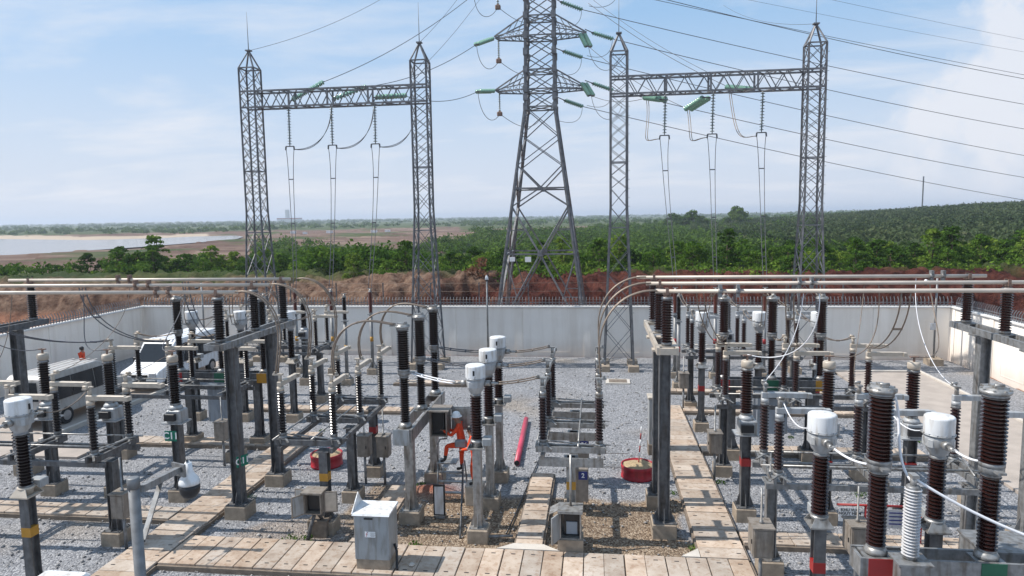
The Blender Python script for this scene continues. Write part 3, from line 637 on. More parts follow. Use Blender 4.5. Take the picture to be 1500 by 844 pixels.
def disconnector(label, x, y, rz, ph=2.02, porc='porc_brown', armm='arm_cream', steel='galv_old', cols=((0, -1), (0, 1)), closedcol=False, boxes=(), hs=0.63, bands=None, phases=(-1, 0, 1), arm_dir=1, deep=False):
    """local x = current direction, local y = across the phases; the two arms of a phase stand open towards +y"""
    t = thing('disconnector', label, 'disconnector', (x, y, 0), rz, 'three-phase disconnectors')
    zt = 2.36
    b = MB()
    y0, y1 = ph*phases[0]-0.25, ph*phases[-1]+0.25
    for s_ in (-1, 1): b.box((s_*hs, (y0+y1)/2, zt-0.15), (0.09, y1-y0, 0.12))
    for k in phases:
        b.box((0, ph*k-0.10, zt), (2*hs+0.34, 0.06, 0.14)); b.box((0, ph*k+0.10, zt), (2*hs+0.34, 0.06, 0.14))
        for s_ in (-1, 1): b.box((s_*hs, ph*k, zt+0.08), (0.26, 0.30, 0.022))
        if deep: b.box((0, ph*k-0.13, zt-0.30), (2*hs+0.2, 0.05, 0.22))
    b.build('frame', steel, t)
    b = MB()                                                # drive rods
    b.tube([(0.18, y0, zt+0.13), (0.18, y1, zt+0.13)], 0.022, 6); b.tube([(-hs-0.16, y0, zt+0.10), (-hs-0.16, y1, zt+0.10)], 0.022, 6)
    for k in phases: b.tube([(-hs, ph*k+0.16, zt+0.14), (hs, ph*k-0.16, zt+0.14)], 0.02, 6)
    b.build('drive_rods', 'galv_new', t)
    for cx_, ck in cols:
        footing(t, cx_, ph*ck); column(t, cx_, ph*ck, 0.34, zt-0.21, 0.22, steel, closedcol, 0 if closedcol else pi/2, True, bands[ck] if bands and ck in bands else None)
    for k in phases:
        for s_ in (-1, 1):
            b = MB(); b.lathe([(0.11, zt+0.09), (0.11, zt+0.13), (0.075, zt+0.15), (0.075, zt+0.19)], (s_*hs, ph*k, 0), 12)
            for a_ in (0.7, -0.9): b.bar((s_*hs+0.05, ph*k, zt+0.12), (s_*hs+0.05+0.30*cos(a_), ph*k+0.30*sin(a_), zt+0.04), 0.05, 0.018)
            b.bar((s_*hs, ph*k-0.13, zt-0.02), (s_*hs, ph*k-0.19, zt+0.16), 0.035, 0.03)
            b.build('bearing', 'galv', t)
            insulator(t, 'insulator', porc, (s_*hs, ph*k, 0), 2.57, 3.66, 0.068, 0.105, 15, 12)
            b = MB(); b.lathe([(0.09, 3.68), (0.09, 3.78)], (s_*hs, ph*k, 0), 12)
            b.box((s_*hs, ph*k+arm_dir*0.42, 3.86), (0.11, 1.0, 0.12), ch=0.012); b.box((s_*hs, ph*k+arm_dir*0.97, 3.85), (0.16, 0.10, 0.10))
            b.build('contact_arm', armm, t)
            b = MB(); b.tube([(s_*hs, ph*k, 3.92), (s_*hs, ph*k, 4.10)], 0.045, 10); b.box((s_*(hs+0.05), ph*k, 4.10), (0.26, 0.10, 0.04)); b.tube([(s_*(hs+.12), ph*k-0.06, 4.15), (s_*(hs+.12), ph*k+0.06, 4.15)], 0.03, 8)
            b.build('terminal', 'galv_new' if armm != 'arm_cream' else 'arm_cream', t)
    for bx in boxes:                                       # (x, y, z, w, d, h)
        bb = MB(); bb.box((bx[0], bx[1], bx[2]), bx[3:6], ch=0.012); bb.box((bx[0], bx[1], bx[2]+bx[5]/2+0.012), (bx[3]+0.05, bx[4]+0.05, 0.03)); q = bb.build('mechanism_box', 'cab_brown', t)
        bb = MB(); bb.box((bx[0], bx[1]-bx[4]/2-0.006, bx[2]), (bx[3]-0.07, 0.014, bx[5]-0.07)); bb.box((bx[0]+bx[3]/2+0.006, bx[1], bx[2]), (0.014, bx[4]-0.07, bx[5]-0.07)); dq = bb.build('box_door', 'cab_brown', q)
        bb = MB(); bb.box((bx[0]+bx[3]*0.3, bx[1]-bx[4]/2-0.02, bx[2]), (0.025, 0.02, 0.09)); bb.build('latch', 'black', q)
        bb = MB(); bb.tube([(bx[0], bx[1], bx[2]+bx[5]/2), (bx[0], bx[1], bx[2]+bx[5]/2+0.08), (bx[0], bx[1], bx[2]+bx[5]/2+0.09), (bx[0], bx[1], zt-0.05)], [0.045, 0.045, 0.022, 0.022], 8)
        bb.build('drive_shaft', 'galv', t); bb = MB(); bb.tube([(bx[0], bx[1], bx[2]-bx[5]/2), (bx[0], bx[1], 0)], 0.04, 8)
        bb.build('conduit', 'galv', t)
    return t
def breaker(label, x, y, rz, pitch=1.5, porc='porc_brown', steel='galv_old', closedcol=False, cabinet=None, bands=('red_band', 'green_band', 'yellow_band'), rr=1.0, group='three-pole circuit breakers'):
    """poles stand along local x"""
    t = thing('circuit_breaker', label, 'breaker', (x, y, 0), rz, group)
    b = MB(); W_ = 2*pitch+0.6; zt = 2.66
    for s_ in (-1, 1): b.box((0, s_*0.20, zt-0.17), (W_, 0.05, 0.34))
    for k in (-1, 0, 1): b.box((k*pitch, 0, zt-0.03), (0.42, 0.35, 0.03))
    for s_ in (-1, 1): b.box((s_*(W_/2-0.03), 0, zt-0.17), (0.05, 0.35, 0.30))
    b.build('frame', steel, t)
    for s_ in (-1, 1):
        cx_ = s_*(pitch*0.82); footing(t, cx_, 0, 0.56, 0.34); column(t, cx_, 0, 0.34, zt-0.345, 0.24, steel, closedcol, pi/2)
    for k in (-1, 0, 1):
        c = (k*pitch, 0, 0)
        b = MB(); b.lathe([(0.17, zt), (0.17, zt+0.05), (0.12, zt+0.12)], c, 16); b.build('pole_base', 'galv_new', t)
        insulator(t, 'lower_insulator', porc, c, zt+0.12, 3.98, 0.088*rr, 0.128*rr, 20, 16)
        b = MB(); b.lathe([(0.12*rr, 4.0), (0.155*rr, 4.02), (0.155*rr, 4.13), (0.13*rr, 4.16)], c, 18); b.box((c[0], c[1]-0.20, 4.08), (0.12, 0.18, 0.035)); b.build('middle_flange', 'galv', t)
        insulator(t, 'upper_insulator', porc, c, 4.16, 5.22, 0.118*rr, 0.165*rr, 18, 16)
        b = MB(); b.lathe([(0.165*rr, 5.23), (0.19*rr, 5.25), (0.19*rr, 5.29), (0.15*rr, 5.295), (0.14*rr, 5.325), (0.0, 5.33)], c, 20)
        for q in range(8): b.box((c[0]+0.17*rr*cos(q*pi/4+.2), 0.17*rr*sin(q*pi/4+.2), 5.30), (0.03, 0.03, 0.03))
        b.box((c[0], 0.0, 5.345), (0.10, 0.24, 0.03)); b.tube([(c[0]-0.07, -0.08, 5.37), (c[0]+0.07, -0.08, 5.37)], 0.025, 8); b.box((c[0], c[1]+0.22, 5.29), (0.12, 0.20, 0.035)); b.build('top_cap', 'galv_new', t)
        b = MB(); b.box((k*pitch, -0.23, zt-0.17), (0.36, 0.012, 0.335)); b.build('colour_band', bands[k+1], t)
    if cabinet:
        cx_, cy_, cz, w, d, h, cm = cabinet
        b = MB(); b.box((cx_, cy_, cz), (w, d, h), ch=0.015); b.box((cx_, cy_, cz+h/2+0.015), (w+0.08, d+0.08, 0.03)); q = b.build('drive_cabinet', cm, t)
        b = MB(); b.tube([(cx_+w*.4, cy_-d/2-0.02, cz-0.1), (cx_+w*.4, cy_-d/2-0.02, cz+0.1)], 0.012, 6); b.build('handle', 'black', q)
    return t
def bus_support(label, x, y, cys, rows, steel='galv_old', porc='porc_dark', sign=None, fm=None):
    t = thing('busbar_support', label, 'support', (x, y, 0), 0, 'tall busbar supports')
    for k, cy_ in enumerate(cys):
        footing(t, 0, cy_, 0.6, 0.36); column(t, 0, cy_, 0.36, 4.68, 0.27, steel, False, 0)
    b = MB(); y0, y1 = rows[0]-0.35, rows[-1]+0.35
    for s_ in (-1, 1): b.box((s_*0.22, (y0+y1)/2, 4.80), (0.07, y1-y0, 0.17))
    for r_ in rows: b.box((0, r_, 4.87), (0.50, 0.26, 0.03))
    for cy_ in cys: b.box((0, cy_, 4.70), (0.62, 0.30, 0.045))
    for yy in (y0, y1): b.box((0, yy, 4.80), (0.37, 0.05, 0.15))
    b.build('frame', fm or steel, t)
    for r_ in rows:
        insulator(t, 'insulator', porc, (0, r_, 0), 4.95, 6.02, 0.095, 0.145, 17, 14)
        b = MB(); b.lathe([(0.10, 6.05), (0.07, 6.09)], (0, r_, 0), 12); b.box((0, r_, 6.11), (0.18, 0.15, 0.03)); b.box((0, r_-0.085, 6.18), (0.07, 0.025, 0.16)); b.box((0, r_+0.085, 6.18), (0.07, 0.025, 0.16)); b.build('busbar_clamp', 'rusty', t)
    if sign:
        s_ = MB(); s_.box((0, 0, 0), (0.34, 0.012, 0.30)); p = s_.build('number_plate', 'sign_green', t); p.location = (0.15, cys[0]-0.02, 1.55); p.rotation_euler = (0, 0, rad(62))
        lettering(sign, 0.24, 'sign_white', p, (0, -0.008, 0))
    return t
BR = [16.35, 18.2, 20.0]

# ---- right bay and left bay
PX = {'right': [3.87, 5.88, 7.90], 'left': [-16.05, -14.0, -11.92]}
order3 = {'right': ['leftmost', 'middle', 'rightmost'], 'left': ['leftmost', 'middle', 'rightmost']}
for side in ('right', 'left'):
    xs = PX[side]; porc = 'porc_brown' if side == 'right' else 'porc_dark'; xm = xs[1]
    c0 = None
    for k, x in enumerate(xs):
        l = f'{order3[side][k]} domed current transformer of three near the back wall, {side} bay'
        if c0 is None: c0 = ct(l, x, 25.3, pi/2, porc, band='red_band' if side == 'right' else None)
        else: dup(c0, (x, 25.3, 0), l)
    c0 = None
    for k, x in enumerate(xs):
        l = f'{order3[side][k]} pale-capped voltage transformer of the row below the {side} busbars'
        if side == 'left' and k == 2: cvt('dark voltage transformer on the post with the green C11 plate', x, 17.75, 0, porc, 'C11')
        elif c0 is None: c0 = cvt(l, x, 17.85, 0, porc, band='red_band' if side == 'right' else None)
        else: dup(c0, (x, 17.85, 0), l)
    cvt(f'single voltage transformer far back in the {side} bay near the gantry', xs[1]-0.0, 31.2, 0, 'porc_dark')
    a0 = None
    for k, x, yy in ((0, xs[0]-0.1, 31.5), (2, xs[2]-0.05, 31.3), (0, (3.85, -15.5)[side == 'left'], 33.6), (1, (5.75, -13.55)[side == 'left'], 33.6), (2, (8.05, -11.45)[side == 'left'], 33.6)):
        front = yy < 32
        l = ('left', 'centre', 'right')[k]+(f' slim dark surge arrester of the front row, {side} bay' if front else f' slim reddish surge arrester by the back wall, {side} bay')
        if a0 is None: a0 = arrester(l, x, yy, 'porc_dark', 'yellow_band' if side == 'left' else 'red_band')
        else: dup(a0, (x, yy, 0), l, swap=None if front else {'porc_dark': 'porc_red'})
    disconnector(f'farthest back open three-phase disconnector of the {side} bay', xm, 28.45, -pi/2, 2.02, porc, 'arm_cream' if side == 'left' else 'grey_paint', cols=((0.3, -1), (0.3, 1)), boxes=((0.75, -2.35, 1.3, 0.42, 0.36, 0.6),))
    disconnector(f'open disconnector with cream arms just behind the {side} busbars', xm, 21.28, -pi/2, 2.02, porc, 'arm_cream', cols=((0.35, -1), (0.35, 1)), boxes=((0.9, -2.35 if side == 'right' else 1.9, 1.2, 0.42, 0.36, 0.6),))
    disconnector(f'open disconnector in front of the {side} busbars, nearest the camera', xm, 15.2, -pi/2, 2.04, porc, 'arm_cream' if side == 'left' else 'grey_paint', steel='galv_old' if side == 'left' else 'galv', cols=((0.1, -1), (0.1, 1)), boxes=((1.0, -2.45 if side == 'right' else 2.55, 1.2, 0.5, 0.4, 0.62), (0.75, -0.45 if side == 'right' else 1.2, 1.2, 0.5, 0.4, 0.62)) if side == 'right' else ((0.4, 2.5, 1.15, 0.42, 0.36, 0.6),))
    xb = 5.62 if side == 'right' else -13.2
    breaker(f'three-pole circuit breaker with tall dark poles in the middle of the {side} bay', xb, 22.45, 0, 1.5 if side == 'right' else 1.58, porc, cabinet=(xb-xb+0.0, 0.05, 1.55, 0.95, 0.6, 1.3, 'cab_blue'))
# foreground equipment
ct('silver domed current transformer with a white cable, left of the thick near breaker pole', 4.0, 12.4, pi/2, 'porc_brown', 'grey_paint', 'galv_old', False, 'red_band', 'current transformers')
ct('silver domed current transformer between the two thick near breaker poles', 5.95, 12.4, pi/2, 'porc_brown', 'grey_paint', 'galv_old', False, None, 'current transformers')
ct('current transformer with a white dome at the left edge of the picture', -11.8, 12.4, pi/2, 'porc_dark', 'grey_paint', 'galv_old', False, 'yellow_band', 'current transformers')
bk = breaker('large near circuit breaker with thick brown poles at the lower right corner', 5.98, 10.85, 0, 1.62, 'porc_brown', 'galv', False, (0.55, 0.5, 2.35, 1.0, 0.7, 0.6, 'galv'), ('red_band', 'green_band', 'yellow_band'), 1.12)
# ---- middle bay: everything turned a quarter, current flows from left to right
c0 = None
for k, (yy, l) in enumerate(((16.05, 'nearest'), (18.0, 'middle'), (19.92, 'farthest'))):
    lab = f'{l} white domed current transformer on new steel posts in the middle bay'
    if c0 is None: c0 = ct(lab, -2.9, yy, 0, 'porc_brown', 'grey_paint', 'galv_new', True)
    else: dup(c0, (-2.9, yy, 0), lab)
mb_ = breaker('dark three-pole circuit breaker on new steel posts beside the two orange workers', -4.86, 18.3, pi/2, 1.66, 'porc_dark', 'galv_new', True, None, ('galv_new', 'galv_new', 'galv_new'), 0.98)
disconnector('open disconnector with long rectangular frame just left of the workers, beside a sand drum', -7.28, 18.1, 0, 1.93, 'porc_dark', 'arm_cream', cols=((0.4, -1), (0.4, 0), (0.4, 1)), boxes=((0.35, 1.2, 1.2, 0.36, 0.34, 0.62), (0.95, 1.2, 1.2, 0.36, 0.34, 0.62)), hs=0.68, bands={-1: 'yellow_band', 1: 'red_band'})
dc = disconnector('new disconnector on single posts in the centre of the yard, in front of the back wall opening view', -0.6, 18.1, 0, 1.95, 'porc_brown', 'galv_new', 'galv_new', cols=((0, -1), (0, 0), (0, 1)), closedcol=True, hs=0.68, bands={-1: 'yellow_band'}, deep=True)
dc['label'] = 'bright new disconnector on square posts with numbered boxes, right of the pink pipe'
for (yy, tx, zz_) in ((18.0, '2', 0.85), (19.9, '26', 1.05)):
    b = MB(); b.box((0.20, yy-18.1-0.25, zz_), (0.40, 0.30, 0.90), ch=0.012); bx = b.build('numbered_box', 'cab_brown', dc)
    b = MB(); b.box((0, 0, 0), (0.24, 0.012, 0.22)); p = b.build('number_plate', 'sign_blue', bx); p.location = (0.26, yy-18.1-0.41, zz_+0.27)
    me_ = text_mesh(tx, 0.17); me_.materials.clear(); me_.materials.append(MAT['sign_white']); p2 = bpy.data.objects.new('lettering', me_); C.objects.link(p2); p2.parent = p; p2.location = (0, -0.008, 0); p2.rotation_euler = (pi/2, 0, 0)
# open control box low on the front post
b = MB(); by = -2.50
b.box((0, by, 0.16), (0.60, 0.5, 0.5), 1); b.box((-0.235, by, 0.74), (0.03, 0.42, 0.66)); b.box((0.235, by, 0.74), (0.03, 0.42, 0.66)); b.box((0, by+0.2, 0.74), (0.44, 0.03, 0.66)); b.box((0, by, 0.425), (0.46, 0.42, 0.03)); b.box((0, by-0.02, 1.10), (0.58, 0.54, 0.06)); b.build('control_box', ['galv_new', 'concrete'], dc)
b = MB(); b.box((0.03, by+0.05, 0.74), (0.36, 0.2, 0.58)); b.box((0.03, by-0.06, 0.64), (0.26, 0.03, 0.30), 1); b.build('control_gear', ['black', 'cab_blue'], dc)
b = MB(); b.box((-0.33, by-0.36, 0.74), (0.03, 0.40, 0.64), rz=-0.45); b.build('box_door', 'cab_grey', dc)
b = MB(); b.add([(-0.50, by-0.1, 0.98), (-0.26, by-0.2, 1.13), (-0.26, by+0.25, 1.13), (-0.50, by+0.3, 0.98), (-0.50, by-0.1, 0.96), (-0.26, by-0.2, 1.11), (-0.26, by+0.25, 1.11), (-0.50, by+0.3, 0.96)], [(0, 1, 2, 3), (7, 6, 5, 4), (0, 4, 5, 1), (1, 5, 6, 2), (2, 6, 7, 3), (3, 7, 4, 0)]); b.build('raised_flap', 'galv_new', dc)
b = MB(); b.tube([(0, by+0.05, 1.12), (0, by+0.30, 2.3)], 0.03, 10); b.build('drive_shaft', 'galv_new', dc)
# breaker drive box with its door open
b = MB(); bx0 = (-4.42, 18.45)
def L2(x, y, z): v = Vector((x+4.86, y-18.3, z)); return (v.y, -v.x, v.z)      # world -> breaker-local (rotated a quarter)
for c_, d_, mi in (((-4.60, 18.45, 2.25), (0.04, 0.56, 0.72), 0), ((-4.14, 18.45, 2.25), (0.04, 0.56, 0.72), 0), ((-4.37, 18.72, 2.25), (0.44, 0.03, 0.72), 0), ((-4.37, 18.45, 1.90), (0.44, 0.5, 0.03), 0), ((-4.37, 18.43, 2.63), (0.62, 0.68, 0.04), 0), ((-4.40, 18.50, 2.25), (0.34, 0.36, 0.62), 1)):
    p = L2(*c_); b.box(p, (d_[1], d_[0], d_[2]), mi)
b.build('drive_box', ['cab_brown', 'black'], mb_)
b = MB(); p = L2(-3.78, 18.75, 2.27); b.box(p, (0.03, 0.66, 0.68)); b.build('drive_box_door', 'cab_grey', mb_)
b = MB(); b.box((p[0]-0.022, p[1], p[2]), (0.012, 0.54, 0.56)); b.build('door_lining', 'galv_new', mb_)
b = MB(); p = L2(-4.86, 16.22, 2.50); b.box(p, (0.04, 0.42, 0.40)); b.build('end_plate', 'cab_grey', mb_)

# ---- busbar supports and tubes
bus_support('tall busbar support on two dark posts beside the slab path right of centre', 1.68, 0, (16.75, 18.5), BR, 'galv_old', 'porc_brown', None, 'arm_cream')
bus_support('tall busbar support on two posts with green C11 plate, left of the middle bay', -9.62, 0, (16.84, 19.1), BR, 'galv_old', 'porc_dark', 'C11', 'galv')
bus_support('tall busbar support at the left edge of the picture in front of the white wall', -18.2, 0, (17.2, 19.3), BR, 'galv_old', 'porc_dark')
bus_support('tall busbar support at the right edge of the picture before the sunlit wall', 10.15, 0, (16.9, 19.1), BR, 'galv', 'porc_brown')
nm = ['nearest', 'middle', 'farthest']
for k, (yy, xe) in enumerate(zip(BR, (-9.07, -9.12, -9.34))):
    b = MB(); xs0 = (-24.5, -22.5, -18.95)[k]; b.tube([(xs0, yy, 6.18), (xe, yy, 6.18)], 0.048, 12)
    o = b.build('busbar_tube', 'alu_tube'); tag(o, f'long pale busbar tube over the left bay, {nm[k]} of three', 'busbar', 'busbar tubes')
for k, (yy, xe) in enumerate(zip(BR, (1.42, 1.33, 1.19))):
    b = MB(); x1 = (16.5, 14.5, 10.6)[k]; b.tube([(xe, yy, 6.18), (x1, yy, 6.18)], 0.048, 12)
    o = b.build('busbar_tube', 'alu_tube'); tag(o, f'long pale busbar tube over the right bay, {nm[k]} of three', 'busbar', 'busbar tubes')

for side, xs_c in (('left', ((-15.1, -14.7), (-13.2, -12.8), (-11.3, -10.95))), ('right', ((2.9, 3.3), (5.2, 5.5), (9.2, 9.5)))):
    for k, yy in enumerate(BR):
        for j, xx in enumerate(xs_c[2-k] if side == 'left' else xs_c[k]):
            b = MB(); b.tube([(-0.05, 0, 0), (0.05, 0, 0)], 0.066, 10); b.box((0, 0, 0.10), (0.07, 0.16, 0.09)); b.box((0, 0, -0.11), (0.07, 0.12, 0.08)); o = b.build('tube_clamp', 'rusty' if side == 'left' else 'galv'); o.location = (xx, yy, 6.19)
            tag(o, f'{("left", "right")[j]} cable clamp on the {nm[k]} tube of the {side} busbars', 'clamp', f'cable clamps on the {side} busbars')
# ------------------------------------------------------------------ conductors
def cable(label, paths, r=0.017, m='wire', gap=None, spacers=(), group=None, seg=6, cat='conductor'):
    """one conductor bundle: the same path run twice at a small distance, held by spacers"""
    b = MB(); pts = [Vector(p) for p in paths]
    if gap:
        g = Vector(gap)/2
        for s_ in (-1, 1): b.tube([p+g*s_ for p in pts], r, seg)
        for s_ in spacers:
            i = int(s_*(len(pts)-1)); b.bar(pts[i]-g*1.15, pts[i]+g*1.15, 0.03, 0.05, 0)
    else: b.tube(pts, r, seg)
    o = b.build('conductor', m); return tag(o, label, cat, group)
for k, yy in enumerate(BR):
    n_ = nm[k]
    # bus end (right) down to the centre disconnector
    dy = (16.15, 18.1, 20.05)[k]
    cable(f'{n_} twin conductors arching from the right busbar ends to the new disconnector', bez([(1.45, yy, 6.2), (0.55, yy, 6.25), (-0.02, yy-0.05, 5.5), (0.05, dy, 4.9), (0.12, dy, 4.15)], 20), 0.02, 'wire', (0.0, 0.13, 0.0), (0.55,), 'arching bus conductors')
    cable(f'{n_} twin conductors arching from the left busbar ends to the framed disconnector', bez([(-9.1, yy, 6.2), (-8.2, yy, 6.3), (-7.75, yy-0.05, 5.4), (-7.95, dy, 4.9), (-8.02, dy, 4.15)], 20), 0.02, 'wire', (0.0, 0.13, 0.0), (0.55,), 'arching bus conductors')
    by_ = 18.3+1.66*(k-1)
    cable(f'{n_} twin conductors arching from the framed disconnector to the breaker tops', bez([(-6.5, dy, 4.12), (-6.75, dy, 5.1), (-6.1, (dy+by_)/2, 5.75), (-5.5, by_, 5.35), (-5.05, by_, 5.32)], 18), 0.02, 'wire', (0.0, 0.12, 0.0), (0.6,), 'arching breaker conductors')
    cy_ = (16.05, 18.0, 19.92)[k]
    cable(f'{n_} short link between middle bay breaker and its domed transformer', sag((-4.66, by_, 4.08), (-3.42, cy_, 3.98), 0.03, 8), 0.017, 'wire_white' if k == 0 else 'wire_dark', (0, 0.09, 0.03), (0.3, 0.7), 'middle bay links')
    cable(f'{n_} twin brown link from domed transformer to the new disconnector', sag((-2.38, cy_, 3.98), (-1.35, dy, 4.13), 0.03, 8), 0.017, 'wire', (0, 0.09, 0.03), (0.5,), 'middle bay links')
ps = ['left', 'centre', 'right']
for side in ('right', 'left'):
    for k, x in enumerate(PX[side]):
        yb = BR[k] if side == 'left' else BR[2-k]
        # bus dropper to the disconnector behind the bus
        cable(f'{ps[k]} pair of droppers to the disconnector behind the {side} busbars', bez([(x-0.9, yb, 6.12), (x-0.9, yb+0.1, 4.7), (x-0.2, 20.2, 4.0), (x, 20.65, 4.13)], 16), 0.017, 'wire_dark' if side == 'left' else 'wire', (0.20, 0, 0), (0.3, 0.85), f'droppers of the {side} busbars')
        # disconnector - breaker - ct - disconnector links
        xb = (5.62+1.5*(k-1)) if side == 'right' else (-13.2+1.58*(k-1))
        cable(f'{ps[k]} slack link from disconnector to breaker in the {side} bay', sag((x, 21.95, 4.13), (xb, 22.2, 4.08), 0.12, 8), 0.015, 'wire', (0.1, 0, 0), (0.5,), f'links in the {side} bay')
        cable(f'{ps[k]} twin arc from breaker top to domed transformer, {side} bay', bez([(xb, 22.7, 5.32), (xb, 23.8, 5.7), (x, 24.4, 5.0), (x, 24.82, 4.0)], 12), 0.015, 'wire', (0.13, 0, 0), (0.5,), f'links in the {side} bay')
        cable(f'{ps[k]} link from domed transformer to the far disconnector, {side} bay', sag((x, 25.8, 4.0), (x, 27.8, 4.13), 0.1, 8), 0.015, 'wire', (0.13, 0, 0), (0.5,), f'links in the {side} bay')
        cable(f'{ps[k]} link from far disconnector to the arrester row, {side} bay', sag((x, 29.1, 4.13), (x-0.08, 31.3, 4.40), 0.12, 8), 0.015, 'wire', (0.13, 0, 0), (0.5,), f'links in the {side} bay')
        # voltage transformer connections looping up to the tubes
        x2 = x+(1.25 if side == 'right' else -0.9)
        cable(f'cable looping down to the {ps[k]} voltage transformer under the {side} busbars', bez([(x2, BR[k], 6.12), (x2+0.1, BR[k], 4.9), (x2-0.2, 17.9, 4.1), (x, 17.85, 4.37)], 16), 0.014, 'wire_dark' if side == 'left' else 'wire_white' if k == 0 else 'wire', None, (), f'voltage transformer loops of the {side} bay')
        # near side droppers
        x3 = x+(0.9 if side == 'right' else 0.6)
        cable(f'{ps[k]} cable hanging from the {side} busbars to the near disconnector', bez([(x3, BR[k], 6.12), (x3-0.1, BR[k]-0.1, 4.6), (x-0.1, 16.3, 4.0), (x, 15.85, 4.13)], 16), 0.009, 'wire_white' if side == 'right' and k != 1 else 'wire', None, (), f'near droppers of the {side} bay')
        if not (side == 'right' and k == 2) and not (side == 'left' and k < 2):
            cable(f'{"white" if side == "right" else "grey"} cable from near disconnector to the {ps[k]} near transformer, {side} bay', sag((x, 14.55, 4.13), (x+0.08, 12.95, 4.0), 0.22, 10), 0.012, 'wire_white' if side == 'right' else 'wire', None, (), 'near bay cables')
cable('white cable looping from the left near transformer to the first thick breaker pole', sag((4.02, 11.9, 3.98), (4.38, 10.75, 4.12), 0.1, 10), 0.02, 'wire_white', None, (), 'near bay cables')
cable('white cable from the second near transformer to the second thick breaker pole', sag((5.97, 11.9, 3.98), (5.98, 11.0, 4.12), 0.05, 10), 0.02, 'wire_white', None, (), 'near bay cables')
cable('white cable hanging from the top of the first thick breaker pole', bez([(4.40, 11.1, 5.30), (4.85, 11.2, 5.25), (4.78, 11.2, 4.6), (4.62, 11.0, 4.1), (4.75, 10.6, 3.9)], 16), 0.02, 'wire_white', None, (), 'near bay cables')
cable('long white cable slanting from the ribbed white insulator to the lower right corner', sag((4.75, 10.6, 3.98), (6.9, 10.1, 3.1), 0.12, 14), 0.022, 'wire_white', None, (), 'near bay cables')
# white surge arrester standing on a bracket of the near breaker
t_ = thing('white_surge_arrester', 'ribbed white surge arrester on a steel box between the two thick breaker poles', 'arrester', (4.74, 10.55, 0), 0)
b = MB(); b.box((0, 0, 2.55), (0.42, 0.40, 0.30)); b.box((0, 0, 2.715), (0.5, 0.46, 0.03)); b.box((0, 0, 1.2), (0.24, 0.24, 2.4)); b.build('base_box', 'galv', t_)
insulator(t_, 'insulator', 'poly_white', (0, 0, 0), 2.78, 3.85, 0.075, 0.125, 22, 16)
b = MB(); b.tube([(0, 0, 3.86), (0, 0, 4.02)], 0.045, 10); b.box((0, 0, 4.03), (0.1, 0.16, 0.05)); b.build('cap', 'galv_new', t_)

# ------------------------------------------------------------------ lattice gantries
def lattice_column(x, y, ztop, zpeak, wt, wb, zfl, parent, mats, rod=2.0):
    b = MB()
    def hw(z): return (wt + (wb-wt)*max(0, (zfl-z)/zfl))/2
    zs = [0.28]; z = 0.28
    while z < ztop-0.01:
        st = 2*hw(z)*(1.15 if z < zfl else 0.80); z = min(ztop, z+st); zs.append(z) if ztop-z > 0.3 or z == ztop else zs.append(ztop)
        if zs[-1] == ztop: break
    C4 = lambda z: [(x+sx*hw(z), y+sy*hw(z), z) for sx, sy in ((-1, -1), (1, -1), (1, 1), (-1, 1))]
    for k in range(4):
        pts = [C4(z)[k] for z in (0.28, zfl, ztop)]
        sx = 1 if k in (1, 2) else -1
        for p, q in zip(pts[:-1], pts[1:]):
            b.bar(p, q, 0.105, 0.014); v = Vector(p); w = Vector(q)
            b.bar(v, w, 0.014, 0.105)
    for i in range(len(zs)-1):
        A, B = C4(zs[i]), C4(zs[i+1])
        for k in range(4):
            k2 = (k+1) % 4
            b.bar(A[k], B[k2], 0.036, 0.025); b.bar(A[k2], B[k], 0.036, 0.025)
        if i in (4, 8):
            for k in range(4): b.bar(B[k], B[(k+1) % 4], 0.06, 0.05)
    T = C4(ztop)
    for k in range(4):
        b.bar(T[k], T[(k+1) % 4], 0.07, 0.06); b.bar(T[k], (x, y, zpeak), 0.075, 0.06)
    for z_ in np.arange(3.0, ztop, 0.45):                                             # step bolts on one leg
        p = C4(z_)[1]; b.bar(p, (p[0]+0.13, p[1], p[2]), 0.016)
    b.box((x, y, zpeak), (0.28, 0.28, 0.06)); b.tube([(x, y, zpeak), (x, y, zpeak+rod)], [0.022, 0.008], 6)
    o = b.build('lattice_column', mats, parent)
    for k in range(4):
        p = C4(0.28)[k]; f = MB(); f.box((p[0], p[1], 0.1), (0.55, 0.55, 0.42), ch=0.03); f.build('foundation', 'concrete', parent)
    return o
def gantry(label, x0, x1, y, ztop=16.05):
    t = thing('line_gantry', label, 'gantry', (0, 0, 0), 0, 'lattice gantries')
    for x in (x0, x1): lattice_column(x, y, ztop, 17.0, 0.82, 1.5, 8.4, t, 'lattice')
    b = MB(); xa, xb = x0+0.42, x1-0.42; n = 18; st = (xb-xa)/n; z0, z1, h = 13.98, 14.82, 0.40
    for yy in (-h, h):
        for z in (z0, z1): b.bar((xa-0.8, y+yy, z), (xb+0.8, y+yy, z), 0.085, 0.085)
        for i in range(n):
            za, zb = (z0, z1) if i % 2 else (z1, z0); b.bar((xa+st*i, y+yy, za), (xa+st*(i+1), y+yy, zb), 0.05, 0.04)
    for z in (z0, z1):
        for i in range(n):
            sa, sb = (-h, h) if i % 2 else (h, -h); b.bar((xa+st*i, y+sa, z), (xa+st*(i+1), y+sb, z), 0.045, 0.04)
            if i % 3 == 0: b.bar((xa+st*i, y-h, z), (xa+st*i, y+h, z), 0.05, 0.05)
    for f in (0.22, 0.47, 0.73):
        xx = xa+(xb-xa)*f
        for yy in (-h, h): b.bar((xx, y+yy, z0), (xx, y+yy, z1), 0.09, 0.07)
    b.build('lattice_beam', 'lattice', t); return t
GY_ = 35.6
gantry('lattice gantry on the left with two square towers and a crossbeam', -18.33, -9.0, GY_)
gantry('lattice gantry on the right with two square towers and a crossbeam', 1.2, 10.6, GY_)

